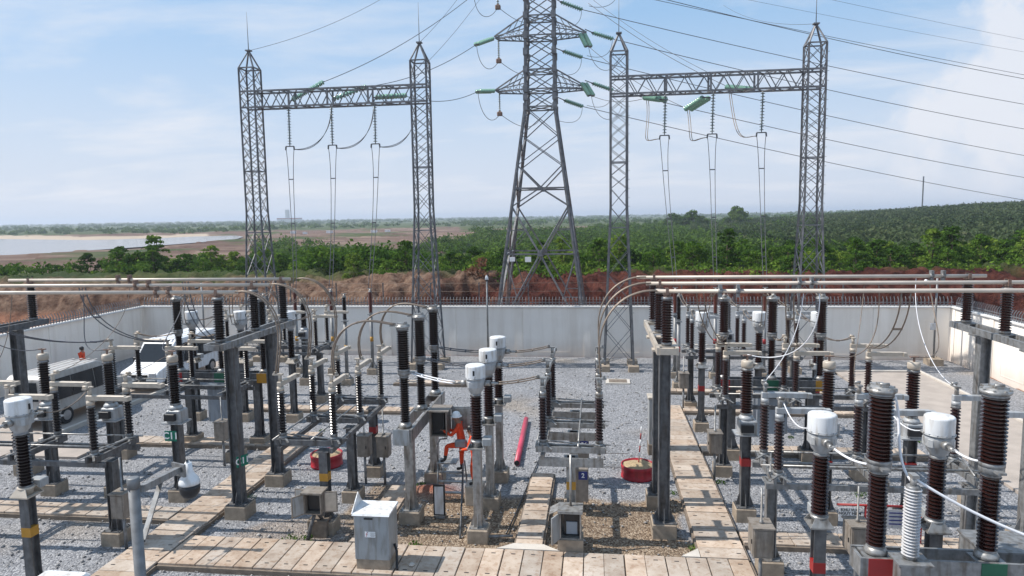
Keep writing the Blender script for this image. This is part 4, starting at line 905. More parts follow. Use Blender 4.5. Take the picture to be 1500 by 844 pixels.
def disc_string(name, label, a, b, n, m, r=0.125, cat='insulator string', group=None, double=0.0, rim='galv_old'):
    a = Vector(a); b = Vector(b); d = (b-a); l = d.length; q = d.to_track_quat('Z', 'Y').to_matrix().to_4x4()
    t = thing(name, label, cat, a, 0, group)
    offs = (0,) if not double else (-double/2, double/2)
    for of in offs:
        mb = MB(); prof = [(0.02, 0)]; h = l/n
        for i in range(n):
            z = h*i; prof += [(0.035, z+h*0.15), (0.045, z+h*0.45), (r, z+h*0.62), (r*0.98, z+h*0.70), (0.03, z+h*0.74)]
        prof.append((0.02, l)); mb.lathe(prof, (of, 0, 0), 12); mb.xf(q)
        mb.build('glass_discs', m, t)
    if double:
        mb = MB()
        for zz_ in (0, l): mb.bar((-double*0.7, 0, zz_), (double*0.7, 0, zz_), 0.06, 0.05)
        mb.xf(q); mb.build('yoke_plate', rim, t)
    return t
strx = {'left': [-16.25, -13.87, -11.5], 'right': [3.5, 5.83, 8.2]}
for side in ('left', 'right'):
    for k, x in enumerate(strx[side]):
        s_ = disc_string('suspension_string', f'{ps[k]} vertical disc string hanging below the {side} gantry beam', (x, GY_, 13.9), (x-0.03, GY_, 12.0), 13, 'glass_dark', 0.11, 'insulator string', 'hanging disc strings')
        b = MB(); b.bar((-0.25, 0, -1.98), (0.19, 0, -1.98), 0.06, 0.05); b.bar((-0.25, 0, -1.98), (-0.27, 0, -2.18), 0.07, 0.05); b.bar((0.19, 0, -1.98), (0.21, 0, -2.18), 0.07, 0.05); b.bar((-0.03, 0, -1.88), (-0.03, 0, -1.98), 0.04, 0.04); b.build('yoke_plate', 'galv_old', s_)
        # the long droppers
        xe = {'left': (-15.5, -13.55, -11.45), 'right': (3.85, 5.75, 8.05)}[side][k]; b = MB(); pl = []
        for s2 in (-1, 1):
            p = [(x-0.03+s2*0.22, GY_, 11.75), (x-0.03+s2*0.12, GY_, 11.0), (x+s2*0.10, GY_-0.2, 9.5), (x*.5+xe*.5+s2*0.09, GY_-0.9, 7.2), (xe+s2*0.09, 33.9, 5.4), (xe+s2*0.08, 33.6, 4.45)]
            pts = bez(p, 18); b.tube(pts, 0.016, 6); pl.append(pts)
        for i in (5, 10, 14): b.bar(pl[0][i], pl[1][i], 0.04, 0.05)
        tag(b.build('dropper_conductor', 'wire_dark'), f'{ps[k]} long pair of wires dropping from the {side} gantry beam', 'conductor', 'gantry droppers')

# ------------------------------------------------------------------ pylon behind the wall
PC = Vector((-3.45, 45.0, 0)); GZ = 0.0
pyl = thing('transmission_pylon', 'tall lattice transmission pylon rising behind the back wall', 'pylon', PC)
def ph_(z):
    if z < 14.9: return 2.95 + (0.93-2.95)*z/14.9 + 0.0
    return 0.93 - 0.12*(z-14.9)/12
def PCn(z): return [Vector((sx*ph_(z), sy*ph_(z), z)) for sx, sy in ((-1, -1), (1, -1), (1, 1), (-1, 1))]
b = MB()
for k in range(4):
    for za, zb in ((0.2, 5.4), (5.4, 9.7), (9.7, 14.9), (14.9, 27.5)):
        w_ = 0.21 if zb < 15 else 0.17
        A, B = PCn(za)[k], PCn(zb)[k]; b.bar(A, B, w_, 0.02); b.bar(A, B, 0.02, w_); b.bar(A, B, w_*0.55, w_*0.55)
b.build('corner_legs', 'lattice', pyl)
b = MB()
for f in range(4):
    def E_(z, k): c = PCn(z); return c[(f+k) % 4]
    mid = lambda z: (E_(z, 0)+E_(z, 1))/2
    # bottom: K bracing
    for z in (5.6, 9.75): b.bar(E_(z, 0), E_(z, 1), 0.13, 0.09); b.box(mid(z), (0.42, 0.42, 0.30) if False else (0.30, 0.30, 0.26))
    for k in (0, 1):
        b.bar(mid(5.6), E_(0.25, k), 0.12, 0.09); b.bar(mid(5.6), E_(8.6, k), 0.12, 0.09)
        b.bar(mid(9.75), E_(8.6, k), 0.10, 0.08); b.bar(mid(9.75), E_(11.2, k), 0.10, 0.08)
        m1 = (mid(5.6)+E_(0.25, k))/2; b.bar(m1, E_(2.9, k), 0.07, 0.05); b.bar(m1, E_(5.5, k), 0.06, 0.04)
        m2 = (mid(5.6)+E_(8.6, k))/2; b.bar(m2, E_(7.1, k), 0.07, 0.05); b.bar(m2, E_(5.7, k), 0.06, 0.04)
    zl = [11.2, 13.1, 14.9]
    z = 14.9
    while z < 27: z += 1.12; zl.append(z)
    for za, zb in zip(zl[:-1], zl[1:]):
        w_ = 0.095 if za < 15 else 0.075
        b.bar(E_(za, 0), E_(zb, 1), w_, 0.05); b.bar(E_(za, 1), E_(zb, 0), w_, 0.05)
    for z in (14.9, 16.0, 17.2, 19.3, 20.5, 22.6, 23.8): b.bar(E_(z, 0), E_(z, 1), 0.09, 0.07)
for z in (9.75, 14.9, 16.0, 17.2, 19.3, 20.5, 22.6): c = PCn(z); b.bar(c[0], c[2], 0.06); b.bar(c[1], c[3], 0.06)
for z in (14.9, 15.5, 16.0, 17.2, 18.3, 19.3, 20.5, 21.6):
    for k in range(4): b.box(PCn(z)[k], (0.26, 0.26, 0.42))
for z in np.arange(3, 26, 0.42): p = PCn(z)[1]; b.bar(p, p+Vector((0.16, 0, 0)), 0.018)
b.build('bracing', 'lattice', pyl)
for z0 in (16.0, 19.35, 22.7):
    for s_ in (-1, 1):
        b = MB(); hh = ph_(z0); tip = [Vector((s_*2.95, yy*0.22, z0+0.12)) for yy in (-1, 1)]
        for i, yy in enumerate((-1, 1)):
            a0 = Vector((s_*hh, yy*hh, z0)); a1 = Vector((s_*hh, yy*hh, z0+1.2))
            b.bar(a0, Vector((s_*2.75, yy*0.22, z0-0.02)), 0.08, 0.07); b.bar(a1, tip[i], 0.08, 0.07); b.bar(Vector((s_*hh, yy*hh, z0+0.36)), tip[i], 0.06, 0.05)
            for q in range(5):
                f0, f1 = q/5, (q+1)/5; lo = lambda f: a0.lerp(Vector((s_*2.75, yy*0.22, z0-0.02)), f); up = lambda f: Vector((s_*hh, yy*hh, z0+0.36)).lerp(tip[i], f)
                b.bar(lo(f0), up(f1), 0.04, 0.03); b.bar(lo(f1), up(f1), 0.04, 0.03)
                if q < 3: b.bar(up(f1), a1.lerp(tip[i], f0), 0.045, 0.03)
        for f in (0.25, 0.5, 0.75, 1): b.bar(Vector((s_*hh, -hh, z0)).lerp(Vector((s_*2.75, -0.22, z0)), f), Vector((s_*hh, hh, z0)).lerp(Vector((s_*2.75, 0.22, z0)), f), 0.05, 0.04)
        b.build('crossarm', 'lattice', pyl)
for k in range(4):
    p = PCn(0.2)[k]; b = MB(); b.box((p.x, p.y, 0.1), (0.9, 0.9, 0.6), ch=0.05); b.build('foundation', 'concrete', pyl)
b = MB(); b.box((-1.75, -ph_(5.4)-0.05, 5.30), (0.34, 0.03, 0.28)); b.build('number_plate', 'sign_white', pyl)
b = MB(); b.box((-0.75, -ph_(5.4)-0.05, 5.28), (0.38, 0.03, 0.32)); b.build('warning_plate', 'sign_white', pyl)

# strings and lines on the pylon
def on(x, z, y=45.0): return Vector((PC.x+x, y, z))
lv = ['lower', 'upper', 'top']
for i, z0 in enumerate((16.0, 19.35, 22.7)):
    # left side: strain strings towards the gantry of the left bay, a short hanging string with weight, jumper loops
    tip = on(-2.95, z0+0.1); e = at((700, 698, 694)[i], (134, 65, -8)[i], 43.6)
    tip2 = tip.lerp(e, 0.15)
    disc_string('strain_string', f'{lv[i]} pair of green glass strings on the left arm tips of the pylon', tip2, e, 9, 'glass_green', 0.14, 'insulator string', 'green strain strings', 0.30)
    tgt = Vector(((-11.5, -13.87, -16.25)[i], GY_+0.4, 14.4)); d_ = (e-tgt).normalized(); g0 = tgt + d_*2.1
    disc_string('strain_string', f'green glass string pulled against the left gantry beam, {("right", "centre", "left")[i]} one', tgt, g0, 10, 'glass_green', 0.14, 'insulator string', 'green strain strings', 0.30)
    tag(MB().tube(sag(e, g0, 0.45, 16), 0.020, 6).build('line_conductor', 'wire_dark'), f'{lv[i]} line wire from the pylon to the left gantry beam', 'conductor', 'line wires to the gantries')
    h0 = on(-2.7, z0-0.05); h1 = h0 + Vector((0, 0, -1.15))
    hs_ = disc_string('jumper_string', f'{lv[i]} short hanging string with rusty weight under a left pylon arm', h0, h1, 8, 'glass_dark', 0.085, 'insulator string', 'hanging jumper strings')
    b = MB(); b.box((0, 0, -1.30), (0.34, 0.30, 0.26), ch=0.05); b.box((0, 0, -1.15), (0.12, 0.12, 0.1)); b.build('counterweight', 'rusty', hs_)
    w_ = h1+Vector((0, 0, -0.15))
    tag(MB().tube(bez([e, e+Vector((0.1, 0, -1.6)), w_+Vector((-0.5, 0, -0.9)), w_], 12) , 0.018, 6).build('jumper_wire', 'wire_dark'), f'{lv[i]} slack jumper left of the rusty weight on the pylon', 'conductor', 'pylon jumpers')
    tag(MB().tube(bez([w_, w_+Vector((0.9, 0.3, -0.7)), w_+Vector((1.8, 1.2, -1.2)), on(-0.2, z0-1.6, 46.5)], 12), 0.018, 6).build('jumper_wire', 'wire_dark'), f'{lv[i]} slack jumper right of the rusty weight on the pylon', 'conductor', 'pylon jumpers')
# right side
FAR = Vector((250, 118, 0))
lines = []
for i, (px0, py0, px1, py1, zz_) in enumerate(((868, 122, 897, 132, 16.0), (868, 48, 897, 57, 19.35), (827, 147, 853, 156, 0), (825, 75, 852, 84, 0), (822, 3, 852, 14, 0), (880, -26, 906, -18, 22.7))):
    a = at(px0, py0, 45.2); e = at(px1, py1, 45.9)
    root_ = at((857, 857, 813, 812, 811, 860)[i], (118, 43, 141, 70, -3, -32)[i], 45.0)
    nmx = ('lower outer', 'upper outer', 'lower inner', 'middle inner', 'upper inner', 'top outer')[i]
    disc_string('strain_string', f'{nmx} green glass string on the right of the pylon', a, e, 9, 'glass_green', 0.12, 'insulator string', 'green strain strings', 0.18)
    tgt = at((2150, 2150, 2150, 2150, 2150, 2150)[i], (300, 235, 345, 285, 210, 170)[i], 118)
    tag(MB().tube([root_, a], 0.03, 6).build('tension_link', 'galv_old'), f'{nmx} steel link between pylon and green string', 'link', 'pylon tension links')
    tag(MB().tube(sag(e, tgt, (6.2, 6.0, 5.6, 5.6, 5.2, 5.6)[i]*0.55, 40), 0.022, 6).build('line_conductor', 'wire_dark'), f'{nmx} power line running off to the right horizon', 'conductor', 'long power lines')
    q = root_ + Vector((0.1, 1.0, -1.4)); tag(MB().tube(bez([e, e+Vector((0, 0, -1.1)), q+Vector((0.9, 0, -0.3)), q], 12), 0.016, 6).build('jumper_wire', 'wire_dark'), f'{nmx} slack jumper on the right of the pylon', 'conductor', 'pylon jumpers')
# clear glass pairs hanging on the right arms and lines to the right gantry
for i, (pa, pb) in enumerate((((768, 487), (812, 541)), ((855, 122), (866, 140)), ((853, 50), (862, 68)))):
    if i == 0: continue
    a = at(pa[0], pa[1], 44.6); e = at(pb[0], pb[1], 43.6)
    disc_string('strain_string', f'{("", "lower", "upper")[i]} pale glass pair hanging from a right pylon arm', a, e, 8, 'glass_green', 0.14, 'insulator string', 'green strain strings', 0.30)
    tag(MB().tube(bez([e, e+Vector((0.3, 0, -1.9)), e+Vector((1.6, -0.5, -1.9)), e+Vector((1.9, 0.5, -0.6))], 12), 0.016, 6).build('jumper_wire', 'wire_dark'), f'{("", "lower", "upper")[i]} drooping jumper below the pale glass pair', 'conductor', 'pylon jumpers')
for i, (px_a, py_a, px_b, py_b, k_) in enumerate(((972, 146, 948, 143, 'left'), (1035, 143, 1008, 160, 'centre'), (1098, 131, 1068, 128, 'right'))):
    a = at(px_a, py_a, GY_+0.4); e = at(px_b, py_b, GY_+1.9)
    disc_string('strain_string', f'{k_} pale green glass pair pulled against the right gantry beam', a, e, 9, 'glass_green', 0.15, 'insulator string', 'green strain strings', 0.34)
    src = (at(866, 140, 43.6), at(862, 68, 43.6), at(862, 5, 43.6))[i]
    tag(MB().tube(sag(src, e, 0.3, 14), 0.016, 6).build('line_conductor', 'wire_dark'), f'{k_} line wire from the pylon to the right gantry beam', 'conductor', 'line wires to the gantries')
    xx = strx['right'][i]; f0 = Vector((xx-0.03-0.22, GY_, 11.76))
    b = MB(); 
    for g in (-0.05, 0.05): b.tube(bez([e+Vector((g, 0, 0)), e+Vector((g+0.2, -0.4, -1.6)), f0+Vector((-1.0+g, 0, -0.5)), f0+Vector((-0.6+g, 0, 0)), f0], 14), 0.018, 6)
    tag(b.build('jumper_wire', 'wire'), f'{k_} curved twin jumper under the right gantry beam', 'conductor', 'gantry jumpers')
for i in range(3):
    xx = strx['left'][i]; f0 = Vector((xx-0.03+0.22, GY_, 11.76)); e = Vector((xx+2.0, GY_+0.9, 13.9))
    b = MB()
    for g in (-0.05, 0.05): b.tube(bez([f0, f0+Vector((0.8, 0, -0.1+g)), f0+Vector((1.7, 0, 0.1+g)), e+Vector((g, 0, -0.7)), e], 14), 0.018, 6)
    tag(b.build('jumper_wire', 'wire_dark'), f'{ps[i]} curved twin jumper under the left gantry beam', 'conductor', 'gantry jumpers')
# earth wires from the gantry peaks
pk = {'a': Vector((-18.33, GY_, 17.0)), 'b': Vector((-9.0, GY_, 17.0)), 'c': Vector((1.2, GY_, 17.0)), 'd': Vector((10.6, GY_, 17.0))}
for lab, p, q, s_ in (('thin earth wire rising right from the leftmost tower peak', pk['a'], at(570, -8, 43), 0.35), ('thin earth wire rising from the second tower peak towards the pylon', pk['b'], at(690, -30, 45), 0.2), ('thin earth wire crossing behind the left tower of the right gantry', at(800, -60, 45), at(1035, 105, GY_+0.5), 0.5), ('short earth wire running left from the rightmost tower peak', pk['d'], at(1060, 8, 60), 0.5),
                      ('slanting wire from the second tower towards the top of the pylon', Vector((-8.6, GY_, 16.0)), at(716, -20, 45), 0.2)):
    tag(MB().tube(sag(p, q, s_, 16), 0.011, 5).build('earth_wire', 'wire_dark'), lab, 'conductor', 'earth wires')
for i, (pa, pb) in enumerate((((1075, 0), (2150, 160)), ((1210, 0), (2150, 150)), ((950, 0), (2150, 205)))):
    tag(MB().tube(sag(at(pa[0]-150, pa[1]-35, 46.5), at(pb[0], pb[1], 118), 1.4, 40), (0.010, 0.010, 0.02)[i], 5).build('earth_wire', 'wire_dark'), f'{("lower", "higher", "heavier")[i]} faint wire crossing the sky at top right', 'conductor', 'sky wires')

# ------------------------------------------------------------------ vans
def minibus(label, x, y, rz, Lg=5.2, Wd=1.85, H=2.15, body='van_white', roofm='van_white', group='parked minibuses'):
    """nose at -y (local)"""
    t = thing('parked_minibus', label, 'van', (x, y, 0.08), rz, group)
    h = Lg/2
    prof = [(-h, 0.42), (-h, 0.80), (-h+0.12, 0.98), (-h+0.95, 1.18), (-h+1.65, H-0.12), (-h+1.95, H), (h-0.25, H), (h-0.05, H-0.14), (h, 0.9), (h, 0.42)]
    b = MB(); n = len(prof)
    secs = [(-Wd/2+0.0, 0.0), (-Wd/2+0.10, 1)]
    def ring(xx, inset): return [(xx, yy*(1-0.0), z - (0.06*inset if z > 1.2 else 0)) for yy, z in prof]
    xs_ = [-Wd/2, Wd/2]
    def xw(z, s_): return s_*(Wd/2 - (0.14*max(0, z-1.05)/(H-1.05)))
    vs = [(xw(z, -1), yy, z) for yy, z in prof] + [(xw(z, 1), yy, z) for yy, z in prof] 
    fs = [tuple(range(n)), tuple(reversed(range(n, 2*n)))] + [(i, n+i, n+(i+1) % n, (i+1) % n) for i in range(n)]
    b.add(vs, fs); o = b.build('body', body, t)
    bv = o.modifiers.new('bevel', 'BEVEL'); bv.width = 0.05; bv.segments = 3; bv.limit_method = 'ANGLE'; bv.angle_limit = rad(20)
    b = MB()                                              # roof ribs
    for k in range(4): b.box((-Wd*0.3+k*Wd*0.2, 0.35, H+0.008), (0.07, Lg-2.6, 0.02))
    b.build('roof', roofm, t)
    def quad(pts, th, m, name):
        q = MB(); nn = (Vector(pts[1])-Vector(pts[0])).cross(Vector(pts[2])-Vector(pts[0])).normalized()*th
        q.add([Vector(p)+nn for p in pts]+[Vector(p)-nn for p in pts], [(0, 1, 2, 3), (7, 6, 5, 4), (0, 4, 5, 1), (1, 5, 6, 2), (2, 6, 7, 3), (3, 7, 4, 0)]); return q.build(name, m, t)
    wl = lambda z, s_: xw(z, s_)+s_*0.004
    f = lambda u: (-h+0.95+u*0.70, 1.18+u*(H-0.12-1.18))
    y0, z0 = f(0.08); y1, z1 = f(0.93)
    quad([(-Wd/2+0.14, y0, z0), (Wd/2-0.14, y0, z0), (Wd/2-0.24, y1, z1), (-Wd/2+0.24, y1, z1)], 0.012, 'dark_glass', 'windshield')
    quad([(-Wd/2+0.25, h-0.012, 1.15), (-Wd/2+0.32, h-0.045, H-0.25), (Wd/2-0.32, h-0.045, H-0.25), (Wd/2-0.25, h-0.012, 1.15)], 0.02, 'dark_glass', 'rear_window')
    for s_ in (-1, 1):
        zt_, zb_ = H-0.26, 1.04
        for (ya, yb, yc) in ((-h+1.42, -h+1.75, -h+2.25), (-h+2.29, -h+2.29, -h+3.50), (-h+3.54, -h+3.54, h-0.18)):
            quad([(wl(zb_, s_), ya, zb_), (wl(zb_, s_), yc, zb_), (wl(zt_, s_), yc, zt_), (wl(zt_, s_), yb, zt_)], 0.012, 'dark_glass', 'side_window')
        for yw in (-h+0.85, h-1.05):
            w = MB(); w.tube([(s_*(Wd/2-0.20), yw, 0.34), (s_*(Wd/2+0.01), yw, 0.34)], 0.335, 20); wh = w.build('wheel', 'tyre', t)
            w = MB(); w.tube([(s_*(Wd/2+0.005), yw, 0.34), (s_*(Wd/2+0.025), yw, 0.34)], 0.20, 14); w.tube([(s_*(Wd/2+0.02), yw, 0.34), (s_*(Wd/2+0.04), yw, 0.34)], 0.06, 8); w.build('rim', 'rim', wh)
        q = MB(); q.box((s_*(Wd/2-0.24), -h-0.005, 0.86), (0.34, 0.08, 0.18), ch=0.02); q.build('headlight', 'poly_white', t)
        q = MB(); q.box((s_*(Wd/2+0.13), -h+1.35, 1.28), (0.18, 0.10, 0.26), ch=0.02); q.build('wing_mirror', 'black', t)
        q = MB(); q.box((s_*(Wd/2-0.12), h+0.005, 0.95), (0.12, 0.04, 0.40), ch=0.01); q.build('tail_light', 'red_band', t)
    q = MB(); q.box((0, -h-0.03, 0.52), (Wd-0.08, 0.14, 0.24), ch=0.03); q.build('bumper', 'bag_grey', t)
    q = MB(); q.box((0, -h-0.012, 0.80), (0.9, 0.05, 0.13), ch=0.01); q.build('grille', 'black', t)
    return t
minibus('cream-roofed minibus parked beside the left wall, side windows dark', -21.75, 25.6, rad(180), 5.0, 1.75, 2.12, 'van_shaded', 'van_cream')
minibus('white minibus facing the camera, parked farther back near the wall corner', -21.1, 31.6, 0, 5.6, 1.9, 2.2)

# ------------------------------------------------------------------ cabinets, drums and loose things
t = thing('control_cabinet', 'grey steel cabinet with raised white lid flap, standing on the front slabs', 'cabinet', (-4.98, 14.42, 0))
b = MB(); b.box((0, 0, 0.27), (0.78, 0.62, 0.30), 1, ch=0.02); b.box((0, 0, 0.90), (0.80, 0.66, 1.02), 0, ch=0.012); b.build('body', ['cab_grey', 'concrete'], t)
b = MB(); b.add([(-0.43, -0.37, 1.42), (0.43, -0.37, 1.42), (0.43, 0.37, 1.42), (-0.43, 0.37, 1.42), (-0.43, -0.34, 1.46), (0.43, -0.34, 1.46), (0.43, 0.34, 1.48), (-0.43, 0.34, 1.48)], [(3, 2, 1, 0), (4, 5, 6, 7), (0, 1, 5, 4), (1, 2, 6, 5), (2, 3, 7, 6), (3, 0, 4, 7)]); b.build('lid', 'white_paint', t)
b = MB(); b.add([(-0.445, -0.36, 1.45), (-0.445, 0.34, 1.47), (-0.445, 0.10, 1.78), (-0.425, -0.36, 1.45), (-0.425, 0.34, 1.47), (-0.425, 0.10, 1.78)], [(0, 1, 2), (5, 4, 3), (0, 3, 4, 1), (1, 4, 5, 2), (2, 5, 3, 0)])
o = b.build('lid_flap', 'white_paint', t)
b = MB(); b.box((-0.06, -0.335, 1.345), (0.20, 0.02, 0.035)); b.build('vent_slot', 'black', t)
b = MB(); b.box((-0.03, -0.335, 0.98), (0.24, 0.008, 0.13)); st = b.build('sticker', 'sign_white', t)
b = MB()
for k in range(4): b.box((0.03, -0.3405, 1.02-k*0.026), (0.11-0.02*(k % 2), 0.003, 0.008))
b.build('printed_lines', 'cab_grey', st)
b = MB(); b.tube([(-0.07, -0.341, 1.03), (-0.09, -0.341, 1.035), (-0.105, -0.341, 1.0), (-0.105, -0.341, 0.95), (-0.125, -0.341, 0.93)], 0.006, 6); b.tube([(-0.125, -0.341, 0.99), (-0.08, -0.341, 0.99)], 0.005, 6); b.build('red_emblem', 'red_band', st)
b = MB(); b.tube([(0.42, 0.0, 0.62), (0.50, -0.1, 0.5), (0.52, -0.2, 0.2), (0.56, -0.3, 0.17)], 0.03, 8); tag(b.build('black_hose', 'black'), 'short black hose beside the grey cabinet on the slabs', 'hose').location = (-4.98, 14.42, 0)
def rock(label, x, y, z, r, m):
    b = MB(); rr = random.Random(3); b.lathe([(r*0.7, 0), (r, r*0.35), (r*0.75, r*0.8), (r*0.2, r*0.95)], (0, 0, 0), 9, 0, False)
    b.v = [(a*rr.uniform(.8, 1.15), c*rr.uniform(.8, 1.15), d) for a, c, d in b.v]
    o = b.build('stone', m); o.location = (x, y, z); tag(o, label, 'stone'); return o
rock('small pale stone lying on the front slabs right of the cabinet', -4.15, 14.35, 0.155, 0.07, 'kerb_concrete')
def drum(label, x, y, stick=False):
    t = thing('sand_drum', label, 'drum', (x, y, 0), 0, 'red sand drums'); t.scale = (0.86, 0.86, 0.95)
    b = MB(); b.lathe([(0.60, 0.0), (0.60, 0.05), (0.585, 0.06), (0.585, 0.30), (0.60, 0.31), (0.60, 0.42), (0.56, 0.42), (0.56, 0.30)], (0, 0, 0), 36); b.build('drum_wall', 'red_paint', t)
    v = [(0, 0, 0.46)]; f = []; rr = random.Random(int(x*10)); ns = 24
    for j, (r, z) in enumerate(((0.2, 0.45), (0.38, 0.42), (0.563, 0.36))):
        for k in range(ns): a = 2*pi*k/ns; v.append((cos(a)*r, sin(a)*r, z+rr.uniform(-0.02, 0.035)))
    for k in range(ns): f.append((0, 1+k, 1+(k+1) % ns))
    for j in range(2):
        for k in range(ns): f.append((1+j*ns+k, 1+(j+1)*ns+k, 1+(j+1)*ns+(k+1) % ns, 1+j*ns+(k+1) % ns))
    b = MB(); b.add(v, f, 0, True); b.build('sand', 'sand', t); return t
drum('red drum filled with sand beside the tall posts right of centre', 1.28, 20.55)
drum('red drum filled with sand under the framed disconnector, left of centre', -8.75, 20.75)
b = MB()
for k in range(6): b.tube([(0, 0, k*0.2), (0, 0, (k+1)*0.2)], 0.02, 8, k % 2)
o = b.build('marker_rod', ['red_band', 'sign_white']); o.location = (1.30, 20.57, 0.36); o.rotation_euler = (0, rad(4), 0); tag(o, 'red and white striped rod stuck in the sand of the right drum', 'rod')
b = MB()
for k in range(9): b.bar((-0.45+k*0.11, -0.25, 0.03), (-0.40+k*0.11, 0.25, 0.30), 0.012)
for z in (0, 1): b.bar((-0.5, -0.25+z*.5, 0.03+z*.27), (0.5, -0.25+z*.5, 0.03+z*.27), 0.02)
o = b.build('wire_grate', 'galv_new'); o.location = (0.55, 21.45, 0); tag(o, 'white wire grate lying against the red drum on the gravel', 'grate')
t = thing('utility_cabinet', 'slim grey cabinet with pale top behind the tall dark posts right of centre', 'cabinet', (2.05, 22.75, 0))
b = MB(); b.box((0, 0, 0.15), (0.62, 0.55, 0.4), 1, ch=0.02); b.box((0, 0, 1.12), (0.58, 0.50, 1.56), 0, ch=0.01); b.build('body', ['cab_grey', 'concrete_dark'], t)
b = MB(); b.box((0, 0, 1.93), (0.66, 0.58, 0.07), ch=0.015); b.build('lid', 'arm_cream', t)
t = thing('utility_cabinet', 'cabinet with rounded white top at the bottom left corner', 'cabinet', (-10.05, 11.0, 0))
b = MB(); b.box((0, 0, 0.62), (0.85, 0.6, 1.3), ch=0.015); b.build('body', 'cab_grey', t)
b = MB(); b.box((0, 0, 1.32), (0.95, 0.7, 0.12), ch=0.05); b.build('lid', 'white_paint', t)
b = MB(); b.tube([(-2.52, 21.1, 0.10), (-2.61, 23.5, 0.10), (-2.70, 25.9, 0.10)], 0.095, 16); tag(b.build('pink_pipe', 'pink_pipe'), 'long pinkish red plastic pipe lying on the gravel', 'pipe')
b = MB(); b.tube([(-2.522, 21.085, 0.10), (-2.53, 21.2, 0.10)], 0.082, 14); o = b.build('pipe_mouth', 'black'); o.parent = bpy.data.objects['pink_pipe']
b = MB(); b.tube([(-2.25, 16.3, 0.05), (-2.15, 17.4, 0.04), (-1.98, 20.0, 0.03), (-1.75, 23.0, 0.03), (-1.70, 24.6, 0.03)], 0.022, 6)
tag(b.build('ground_cable', 'black'), 'thin black cable with ties running along the slabs over the gravel', 'cable')
b = MB(); b.tube([(-2.75, 15.95, 0.12), (-2.05, 16.1, 0.10)], 0.035, 8); tag(b.build('steel_pipe', 'galv'), 'short grey steel pipe lying by the nearest new post', 'pipe')
b = MB(); b.box((1.06, 32.5, 0.02), (1.15, 0.9, 0.07), 0); b.box((1.06, 32.5, 0.06), (0.85, 0.62, 0.02), 1); tag(b.build('drain_cover', ['kerb_concrete', 'concrete_dark']), 'pale concrete drain frame in the gravel near the back wall', 'drain')
# open terminal box on two doors, low front left
t = thing('open_terminal_box', 'open terminal box with three swung doors on a post near the front slabs', 'box', (-7.0, 15.75, 0)); t.scale = (0.82, 0.82, 0.86)
b = MB(); b.box((0, 0.35, 0.2), (0.62, 0.62, 0.6), 1, ch=0.02)
for c_, d_ in (((-0.25, 0, 1.12), (0.03, 0.4, 0.62)), ((0.25, 0, 1.12), (0.03, 0.4, 0.62)), ((0, 0.19, 1.12), (0.5, 0.03, 0.62)), ((0, 0, 0.81), (0.5, 0.4, 0.03)), ((0, -0.02, 1.45), (0.66, 0.56, 0.05))): b.box(c_, d_)
b.build('housing', ['cab_brown', 'concrete_dark'], t)
b = MB(); b.box((0, 0.08, 1.12), (0.44, 0.2, 0.54)); b.build('wiring', 'black', t)
for x_, y_, rz_, w_ in ((-0.38, -0.38, rad(55), 0.42), (0.50, 0.02, rad(8), 0.40), (-0.52, 0.12, rad(-10), 0.36)):
    b = MB(); b.box((0, 0, 0), (w_, 0.03, 0.62)); d_ = b.build('box_door', 'cab_brown', t); d_.location = (x_, y_, 1.12); d_.rotation_euler = (0, 0, rz_)
    b = MB(); b.box((0, -0.018, 0), (w_-0.07, 0.008, 0.54)); b.build('door_lining', 'cab_grey' if x_ < 0 else 'arm_cream', d_)
b = MB(); b.tube([(0, 0, 0.8), (-0.12, -0.12, 0.4), (-0.2, -0.2, 0)], 0.06, 8); b.tube([(0.02, 0.02, 0.8), (0.12, 0.2, 0.5)], 0.05, 8); b.build('conduit', 'galv_old', t)
# framed white panel by the ladder
t = thing('framed_panel', 'white panel with thick black frame standing at the foot of the ladder', 'panel', (-4.15, 17.15, 0))
b = MB(); b.box((0, 0, 0.5), (0.32, 0.05, 0.86)); b.build('frame', 'black', t); b = MB(); b.box((0, -0.028, 0.5), (0.24, 0.012, 0.76)); b.build('panel_face', 'poly_white', t); b = MB(); b.box((0, 0.05, 0.05), (0.3, 0.25, 0.06)); b.build('stand', 'galv', t)
# warning barrier near the lower right
t = thing('red_barrier', 'low red tube barrier with hanging signs on the gravel at lower right', 'barrier', (6.35, 16.45, 0))
b = MB(); b.tube([(-0.65, 0, 1.05), (1.3, 0, 1.05)], 0.03, 8)
for x_ in (0.0, 1.25): b.tube([(x_, 0, 0), (x_, 0, 1.05)], 0.028, 8)
for x_ in (0.0, 1.25): b.tube([(x_, -0.3, 0.03), (x_, 0.3, 0.03)], 0.028, 8)
b.build('frame', 'red_band', t)
b = MB(); b.box((0, 0, 0), (0.46, 0.015, 0.34)); p = b.build('warning_sign', 'sign_white', t); p.location = (-0.38, -0.03, 0.82)
lettering('KHU VUC\nNGUY HIEM\nCO DIEN', 0.095, 'black', p, (0.02, -0.011, 0.03))
b = MB(); b.box((0, 0, 0), (0.52, 0.015, 0.46)); p = b.build('notice_board', 'poly_white', t); p.location = (0.62, -0.03, 0.75)
b = MB()
for k in range(4): b.box((0.06, -0.012, 0.15-k*0.09), (0.32, 0.006, 0.03))
b.build('printed_lines', 'sign_blue', p)
